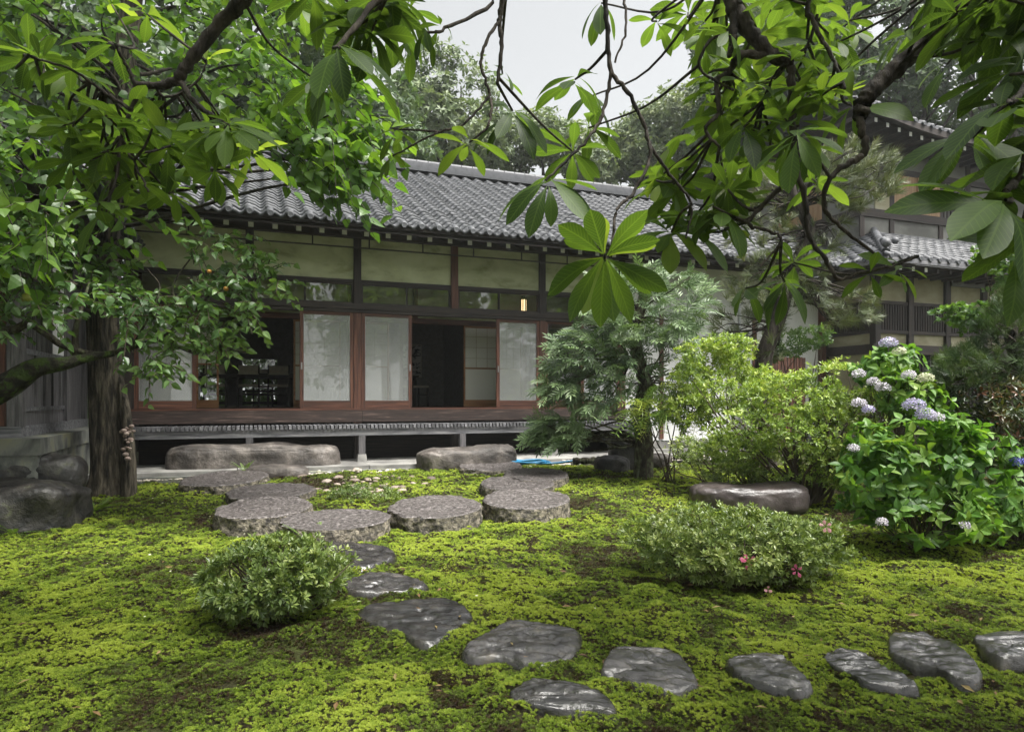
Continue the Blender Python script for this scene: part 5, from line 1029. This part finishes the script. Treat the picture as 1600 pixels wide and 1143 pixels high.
magnolia('magnolia with crooked dark limbs arching down across the roof and gatehouse', (4.0, 1.9, -.5), [(4.0, 1.9, -.5), (3.95, 2.0, 1.4), (3.7, 2.2, 2.8), (3.1, 2.6, 3.7)], .19,
 [((3.1, 2.6, 3.7), [(1560, -110, 3.3), (1500, 0, 3.3), (1485, 30, 3.3), (1451, 64, 3.25), (1410, 98, 3.2), (1372, 132, 3.2), (1350, 158, 3.2), (1344, 182, 3.2)], .055, .036), (None, [(1344, 182, 3.2), (1346, 205, 3.2), (1352, 237, 3.2), (1327, 256, 3.2), (1297, 278, 3.2), (1288, 323, 3.25), (1312, 353, 3.25), (1365, 395, 3.3)], .020, .007),
  ((2.2, 2.9, 3.9), [(1160, -90, 3.5), (1143, -8, 3.5), (1158, 30, 3.5), (1180, 60, 3.5), (1211, 90, 3.5), (1234, 95, 3.5)], .05, .030), (None, [(1234, 92, 3.5), (1237, 124, 3.5), (1238, 180, 3.5), (1242, 233, 3.45), (1244, 259, 3.45), (1226, 286, 3.45), (1192, 320, 3.5), (1169, 350, 3.5), (1203, 361, 3.5), (1220, 376, 3.5), (1188, 417, 3.5)], .022, .005), (None, [(1244, 259, 3.45), (1259, 320, 3.45), (1263, 368, 3.45), (1290, 406, 3.4), (1312, 436, 3.4), (1351, 424, 3.4), (1394, 415, 3.4), (1434, 400, 3.4)], .015, .005),
  (None, [(1205, 88, 3.5), (1158, 86, 3.5), (1139, 113, 3.55), (1120, 128, 3.55), (1124, 173, 3.55), (1102, 203, 3.55), (1124, 229, 3.55)], .022, .007), (None, [(1150, 52, 3.5), (1109, 64, 3.5), (1094, 109, 3.5), (1147, 141, 3.5)], .010, .006), (None, [(1148, 20, 3.5), (1145, 60, 3.5), (1140, 88, 3.5)], .03, .012), ((1.8, 3.0, 3.8), [(1273, -30, 3.4), (1274, 41, 3.4), (1297, 83, 3.4), (1320, 139, 3.35)], .016, .008), (None, [(1277, 23, 3.4), (1259, 75, 3.45), (1215, 110, 3.5), (1190, 160, 3.55)], .008, .004),
  ((.6, 3.1, 3.8), [(945, -40, 3.3), (945, 0, 3.3), (949, 49, 3.3), (955, 109, 3.3), (985, 150, 3.3), (1008, 203, 3.3), (1015, 248, 3.25), (989, 301, 3.2), (964, 327, 3.15), (957, 383, 3.1), (946, 404, 3.05)], .014, .006), (None, [(976, -40, 3.35), (976, 0, 3.35), (977, 49, 3.3), (961, 98, 3.3)], .008, .005), (None, [(955, 109, 3.3), (947, 158, 3.3), (929, 203, 3.25), (895, 241, 3.2), (853, 282, 3.15)], .010, .006), (None, [(1013, 222, 3.3), (1045, 271, 3.35), (1075, 308, 3.4), (1081, 331, 3.4), (1072, 372, 3.4)], .009, .005),
  ((-.05, 3.3, 3.8), [(795, -60, 3.5), (785, 0, 3.5), (780, 36, 3.5), (784, 72, 3.5), (777, 130, 3.5)], .018, .009), (None, [(783, 30, 3.5), (760, 64, 3.45), (751, 98, 3.45), (760, 132, 3.45), (763, 152, 3.45), (726, 192, 3.4), (688, 205, 3.4), (613, 201, 3.4)], .009, .005), (None, [(767, 154, 3.45), (763, 196, 3.4), (733, 222, 3.4)], .008, .005), (None, [(690, 205, 3.4), (665, 216, 3.4), (613, 244, 3.4)], .006, .004),
  ((3.1, 2.2, 2.6), [(1660, 240, 2.3), (1571, 300, 2.15)], .02, .010), ((3.1, 2.2, 2.8), [(1680, 90, 2.4), (1579, 160, 2.2)], .02, .010)],
 [S(801, 173, 78, (.1, -.3, .6), 1.7, .12, 10), S(785, 115, 50, None, 1.4, .25, 5), S(733, 222, 60, (0, -.2, .9), 1.5, .7, 7, 3.4), S(613, 242, 36, None, 1.5, .5, 6, 3.4), S(618, 205, 40, None, 1.5, .35, 6, 3.4), S(857, 280, 92, (.1, -.5, .6), 1.7, .25, 9), S(899, 124, 80, (.3, -.2, .8), 1.6, .08, 8), S(895, 237, 66, None, 1.5, .3), S(920, 200, 60, None, 1.6, .2, 6), S(945, 402, 104, (.05, .55, .6), 1.55, .3, 9), S(946, 400, 98, (.0, .6, .6), 1.8, .75, 8, 3.2), S(925, 150, 60, None, 1.9, .1, 5),
  S(1026, 34, 55, None, 1.5, .45, 6), S(1083, 357, 72, (.2, -.4, .8), 1.4, .45), S(1026, 282, 55, None, 1.3, .75, 7, 3.6), S(1049, 362, 74, (0, -.6, .6), 1.4, .6, 9), S(1128, 335, 80, (0, -.5, .7), 1.5, .4, 9), S(1162, 199, 80, None, 1.7, .3), S(1244, 211, 92, (-.2, -.3, .8), 1.7, .3, 9), S(1256, 226, 78, None, 1.9, .35), S(1124, 98, 50, None, 1.4, .4), S(1301, 158, 56, (0, -.2, .95), .75, 1., 8), S(1211, 75, 55, None, 1.5, .45), S(1320, 41, 60, None, 1.5, .45), S(1414, 49, 78, (-.2, -.2, .8), 1.5, .5, 9), S(1330, 165, 80, (-.5, -.3, .6), 1.4, .5, 7),
  S(1571, 312, 150, (.1, -.6, .6), 1.7, .2, 11), S(1520, 215, 120, (-.3, -.4, .7), 1.6, .15, 9), S(1600, 240, 130, None, 1.6, .15, 9), S(1590, 400, 110, None, 1.7, .2, 7), S(1579, 162, 140, (-.1, -.3, .8), 1.7, .12, 9), S(1600, 90, 110, None, 1.6, .15), S(1241, 30, 60, None, 1.5, .5), S(1226, 440, 70, (0, -.3, .5), 2.0, .2, 9), S(1240, 410, 55, None, 1.4, .35), S(1165, 450, 60, (0, -.2, .6), 2.2, .4, 5), S(1406, 418, 50, (.3, -.3, .7), 1.5, .5, 7, 3.4), S(1360, 425, 46, None, 1.5, .5, 5, 3.4), S(1587, 38, 40, None, 1.2, .9, 6, 3.6), S(1210, 132, 60, None, 1.5, .4), S(1180, 124, 58, None, 1.4, .5), S(1100, 205, 55, None, 1.5, .5), S(1075, 20, 60, None, 1.5, .45), S(940, 5, 60, None, 2.2, .3, 4), S(1195, 15, 60, None, 1.5, .35), S(1175, 255, 66, None, 1.6, .4), S(1130, 270, 60, None, 1.5, .55), S(1275, 285, 60, None, 1.5, .5), S(1480, 100, 70, None, 1.5, .3)],
 [([(1080, 0), (1330, -20), (1330, 120), (1250, 220), (1120, 240), (1090, 120)], 44, 42, 64, 3.4, 4.4, .48), ([(1030, 270), (1180, 290), (1200, 380), (1060, 400)], 10, 50, 68, 3.5, 4.2, .5), ([(1440, -60), (1660, -60), (1660, 60), (1560, 80), (1480, 30)], 16, 70, 100, 2.6, 3.4, .25), ([(1440, 130), (1500, 100), (1640, 130), (1640, 420), (1540, 300)], 6, 90, 120, 2.3, 2.8, .2)], 103, [((3.2, 2.0, 4.3), (1.5, 1.6, .9), 150), ((4.9, 1.8, 5.0), (1.1, 1.4, .5), 130)])

# ------------------------------------------------------------------ woodland behind the house
def big_tree(label, lobes, Y, seed, mat, dens=26., leaf=.27, base_px=None, cut=.42):
    rng = np.random.default_rng(seed); c0 = np.mean([P(a, b, Y) for a, b, *_ in lobes], 0); root = empty('woodland_tree', (c0[0], Y, -.1), label, 'tree', 'trees rising behind the roofs')
    L = [pxlobe(a, b, rx, ry, Y+dy, .9) for a, b, rx, ry, dy in lobes]
    p, o = shell(rng, L, dens, .55, .55, cut); tone = np.clip(.45+1.3*(fbm(p*.8, seed, 3)-.5)+rng.normal(0, .12, len(p)), 0, 1)
    foliage(rng, p, o, leaf_tpl(.24, lance, 2, .2, .2), leaf, 5, 1.0, .15, tone=tone).build('crown', mat, root)
    g = Geo(); zb = -.1; tips = np.array([l[0] for l in L]); top = np.array([c0[0], Y, tips[:, 2].max()*.75]); g.tube(curve([(c0[0], Y, zb), (c0[0]+.2, Y, top[2]*.45), top], 6), np.linspace(.38, .14, 13), 9, .5)
    for q in tips:
        for k in range(3): stems(g, rng, (c0[0]+.1, Y, min(q[2]-1.2, top[2])*.75), [q+rng.normal(0, .6, 3)], .12, .03, .05, spreadbase=.05)
    g.build('trunk', BARK, root, smooth=True)
big_tree('rounded tree rising highest behind the middle of the tiled roof', [(690, 130, 62, 50, 0), (655, 175, 60, 55, 0), (735, 170, 50, 50, 1), (700, 215, 90, 50, 0), (755, 215, 40, 45, 0)], 27, 201, L_BG)
big_tree('grey-green tree behind the ridge, below the hanging magnolia whorls', [(830, 215, 60, 35, 0), (880, 230, 60, 34, 1), (790, 235, 60, 35, 0), (920, 262, 40, 28, 0)], 30, 202, L_BG)
big_tree('dark tree behind the roof next to the hanging heart-shaped leaves', [(600, 160, 60, 70, 0), (560, 210, 60, 60, 0), (620, 235, 60, 40, -1), (520, 120, 70, 80, 2)], 24, 203, L_BGD)
big_tree('pale tree at the edge of the open sky behind the ridge ornament', [(1040, 195, 62, 40, 0), (1000, 225, 48, 36, 0), (1090, 175, 60, 45, 1), (1050, 250, 90, 34, 0), (965, 255, 30, 26, 0)], 31, 204, L_BG)
big_tree('tall wood tree behind the limbs over the ridge end', [(1190, 90, 90, 85, 0), (1140, 190, 70, 70, 0), (1230, 200, 80, 80, 0), (1120, 60, 40, 40, 1), (1250, 20, 90, 70, 2)], 27, 205, L_BGD)
big_tree('tall dark tree behind the upper storey of the gatehouse', [(1370, 40, 90, 80, 0), (1460, 60, 90, 70, 1), (1330, 110, 70, 60, 0), (1420, -60, 120, 90, 1), (1400, 130, 90, 50, 0), (1480, 160, 80, 50, 1)], 25, 206, L_BGD, 22., .26, None, .43)
big_tree('tall open tree by the corner of the photo above the gatehouse', [(1560, 90, 80, 60, 0), (1600, 0, 110, 80, 0), (1520, 20, 70, 60, 1), (1640, 160, 80, 80, 0)], 24, 207, L_BGD, 18., .26, None, .45)
big_tree('dark tree behind the side wing', [(100, 150, 150, 130, 0), (260, 80, 140, 120, 0), (-40, 60, 140, 140, 0), (380, 140, 100, 100, 1), (440, 60, 90, 90, 0), (100, 330, 140, 80, 0)], 19, 208, L_BGD)
for k, (x, y, h) in enumerate(((-5.2, 8.6, 3.6), (-2.4, 9.0, 3.8), (.4, 9.2, 3.6))):
    c = HL(x, y, 0); shrub('garden_bush', ('broad bush in the rear garden, seen through the open doors', 'bush in the rear garden behind the dining chairs', 'bush in the rear garden beyond the dark room')[k], 'shrub', [((c[0], c[1], h*.5), (1.3, .9, h*.55)), ((c[0]+.6, c[1], h*.4), (1., .8, h*.45))], (c[0], c[1]), T_OVATE, .12, 4, 90, L_PLUM, 10, .03, 300+k, None, .6)
# unseen trees added on the near side to shade the moss; panes reflect them
def shade_tree(label, c, r, seed, mat=L_HEART):
    rng = np.random.default_rng(seed); root = empty('added_shade_tree', (c[0], c[1], -.6), label, 'tree'); L = [((c[0]+rng.normal(0, r*.4), c[1]+rng.normal(0, r*.4), c[2]+rng.normal(0, r*.25)), (r*.7, r*.7, r*.55)) for k in range(5)]
    p, o = shell(rng, L, 22., .3, .8, .42); foliage(rng, p, o, T_OVATE, .24, 5, 1.1, .2).build('crown', mat, root); g = Geo(); g.tube(curve([(c[0], c[1], -.7), (c[0]+.1, c[1], c[2]*.5), tuple(c)], 6), np.linspace(.22, .1, 13), 9); g.build('trunk', BARK, root, smooth=True)
NEAR = [(-6.5, -1.5, 5.2, 2.8), (6.5, -1.0, 5.2, 2.8), (0, -10, 7.5, 3.2), (-9.5, 3.0, 5.0, 2.6), (9.5, 4.5, 4.8, 2.4)]
for k, (x, y, z, r_) in enumerate(NEAR): shade_tree(('unseen broad shade tree added behind the viewer by the side wing', 'unseen broad shade tree added behind the viewer by the gatehouse side', 'unseen large shade tree added behind the viewer', 'unseen leafy shade tree added beyond the fruit tree', 'unseen leafy shade tree added beyond the blue hydrangea')[k], (x, y, z), r_, 400+k)
# ------------------------------------------------------------------ small things
rng = np.random.default_rng(500)
lc = HL(3.30, .35, 2.93); root = empty('hanging_lantern', tuple(lc), 'lit slatted lantern glowing behind the transom glass', 'lamp', rot=TH)
m, nt, b = newmat('lamp_glow'); b.inputs['Base Color'].default_value = (.9, .7, .4, 1); b.inputs['Emission Color'].default_value = (1, .72, .36, 1); b.inputs['Emission Strength'].default_value = .8
Geo().tube([(0, 0, -.12), (0, 0, .12)], .055, 14).build('lamp_shade', m, root, smooth=False, local=True)
g = Geo()
for k in range(8): a = k*math.pi/4+.2; g.box(.062*math.cos(a)-.010, .062*math.cos(a)+.010, .062*math.sin(a)-.006, .062*math.sin(a)+.006, -.125, .125)
g.tube([(0, 0, -.135), (0, 0, -.122)], .07, 14); g.tube([(0, 0, .122), (0, 0, .135)], .07, 14); g.tube([(0, 0, .13), (0, 0, .57)], .006, 6); g.build('frame', M['dark_z'], root, local=True)
# dining table and chairs in the dim room
def table(label, lx, ly, w, d):
    c = HL(lx, ly, ZF); root = empty('dining_table', tuple(c), label, 'table', rot=TH); h = .70
    Geo().box(-w/2, w/2, -d/2, d/2, h-.035, h).box(-w/2+.06, w/2-.06, -d/2+.06, d/2-.06, h-.10, h-.036).build('tabletop', M['dark_x'], root, local=True)
    for sx in (-1, 1):
        for sy in (-1, 1): x, y = sx*(w/2-.07), sy*(d/2-.07); Geo().box(x-.03, x+.03, y-.03, y+.03, 0, h-.101).build('leg', M['dark_z'], root, local=True)
table('long dark dining table in the room behind the chairs', -1.75, 3.3, 2.2, .8)
def chair(label, lx, ly, rot, grp):
    root = empty('dining_chair', tuple(HL(lx, ly, ZF)), label, 'chair', grp, TH+rot)
    Geo().box(-.21, .21, -.20, .20, .42, .465).build('seat', M['seat'], root, local=True)
    for x in (-.20, .20):
        Geo().box(x-.016, x+.016, .165, .20, 0, .419).build('leg', M['dark_z'], root, local=True)
        Geo().hexa([(x+sx*.016, y+sy*.018, z) for z, y in ((0, -.19), (.86, -.25)) for sx, sy in ((-1, -1), (1, -1), (1, 1), (-1, 1))]).build('leg', M['dark_z'], root, local=True)
    Geo().box(-.20, .20, -.255, -.225, .66, .84).build('backrest', M['seat'], root, local=True)
    Geo().box(-.19, .19, -.215, -.19, .26, .29).box(-.19, .19, .17, .19, .24, .27).build('stretcher', M['dark_x'], root, local=True); return root
G1 = 'dining chairs inside the house'
ch = chair('dining chair with pale back, second from the open door edge', -1.80, 2.75, 0, G1)
for lx, ly, rot, lab in ((-1.22, 2.75, 0, 'dining chair with pale back nearest the sliding door with greenery reflected'), (-2.42, 2.8, 0, 'dining chair half hidden by the narrow screen'), (-.62, 2.9, .1, 'dining chair at the table end behind the door frame'), (-1.5, 4.0, math.pi, 'dining chair on the far side of the table'), (1.72, 2.9, -1.25, 'lone dining chair with a light seat in the darkest room'), (1.25, 2.7, 1.4, 'dining chair behind the half open glass door')):
    copy_tree(ch, tuple(HL(lx, ly, ZF)), lab, TH+rot)
table('small dark table beside the lone chair', 1.40, 3.6, .9, .8)
root = empty('picture', tuple(HL(1.95, 4.88, 1.65)), 'ink painting in a pale mount on the dark room wall', 'picture', rot=TH)
Geo().box(-.36, .36, -.03, .0, -.02, .82).build('frame', M['seat'], root, local=True); Geo().box(-.33, .33, -.036, -.031, .01, .79).build('print', M['print'], root, local=True)
# blue hose
q = [P(950, 700, 11.3), P(900, 708, 11.2), P(860, 710, 11.1), P(815, 707, 11.1), P(803, 703, 11.3), P(830, 700, 11.5), P(852, 703, 11.3), P(845, 710, 11.0), P(810, 711, 11.0), P(806, 706, 11.2), P(840, 702, 11.4), P(860, 706, 11.2), P(835, 712, 10.95), P(800, 709, 11.0)]
q = np.array(q); q[:, 2] = .06+.02*np.sin(np.arange(len(q))*2.1)
tag(Geo().tube(curve(q, 10), .017, 8).build('garden_hose', M['hose'], smooth=True), 'loosely coiled blue garden hose on the paving', 'hose')
a, b_ = P(896, 715, 11.0), P(937, 712, 11.1); a[2] = b_[2] = .09
t = np.linspace(0, 1, 9)[:, None]; tag(Geo().tube(a+(b_-a)*t, .055+.012*np.sin(np.arange(9)*2.3), 10).build('log', M['bark_lichen'], smooth=True), 'short weathered log lying on the paving by the hose', 'log')
# board fence, pipe
root = empty('board_fence', tuple(HL(8.9, -.5, 0)), 'narrow fence of brown boards before the white wall', 'fence', rot=TH)
for k in range(15): Geo().box(-.55+k*.085, -.55+k*.085+.072, -.012, .012, -.1, 2.0+rng.uniform(-.03, .03)).build('board', M['red_z'], root, local=True)
Geo().box(-.58, .74, .013, .045, 1.65, 1.71).box(-.58, .74, .013, .045, .6, .66).build('rail', M['dark_x'], root, local=True)
root = empty('downpipe', tuple(HL(8.15, -.12, 0)), 'thin pale downpipe standing against the white wall', 'pipe', rot=TH)
Geo().tube([(0, 0, -.05), (0, 0, 3.6)], .032, 10).build('pipe', M['steel'], root, smooth=True, local=True); Geo().box(-.05, .05, .0, .1, 1.2, 1.23).box(-.05, .05, .0, .1, 2.4, 2.43).build('bracket', M['iron'], root, local=True)
# fallen petals on the moss
n = 34; px = np.concatenate([rng.normal(250, 110, 24), rng.normal(800, 300, 10)]); py = rng.uniform(765, 980, n); pos = []
for x, y in zip(px, py): q = on_ground(x, y, 0); pos.append((q[0], q[1], g1(q[0], q[1])+.05))
pos = np.array(pos); a = rng.random(n)*6.28
g = Geo().scatter(PETAL[0], PETAL[1], pos, np.stack([np.cos(a), np.sin(a), 0*a], 1), np.tile([0, 0, 1.], (n, 1))+rng.normal(0, .3, (n, 3)), rng.uniform(.015, .03, n), rng.random(n)); tag(g.build('petals', M['creamfl']), 'pale fallen petals and leaves on the moss', 'petals', kind='stuff')

n = 150; px = rng.uniform(20, 1580, n); py = rng.uniform(770, 1130, n); pos = []
for x, y in zip(px, py): q = on_ground(x, y, 0); pos.append((q[0], q[1], g1(q[0], q[1])+.045))
a = rng.random(n)*6.28
g = Geo().scatter(T_LANCE[0], T_LANCE[1], np.array(pos), np.stack([np.cos(a), np.sin(a), 0*a], 1), np.tile([0, 0, 1.], (n, 1))+rng.normal(0, .4, (n, 3)), rng.uniform(.03, .075, n), rng.random(n))
tag(g.build('leaf_litter', leafmat('dead_leaf', [(.09, .05, .02), (.20, .12, .05), (.32, .25, .10)], .15, .7, (1.2, 1, .6))), 'small dead leaves lying on the moss', 'leaf litter', kind='stuff')

# ------------------------------------------------------------------ damp air
m = bpy.data.materials.new('damp_air'); m.use_nodes = True; nt = m.node_tree; nt.nodes.remove(nt.nodes['Principled BSDF'])
v = N(nt, 'ShaderNodeVolumePrincipled', Density=.001); v.inputs['Color'].default_value = (.93, .97, .97, 1); v.inputs['Anisotropy'].default_value = .2
nt.links.new(v.outputs[0], nt.nodes['Material Output'].inputs['Volume'])
tag(Geo().box(-950, 950, -950, 1250, -3, 27).build('haze', m, local=True), 'thin damp air over the garden', 'haze', kind='stuff')
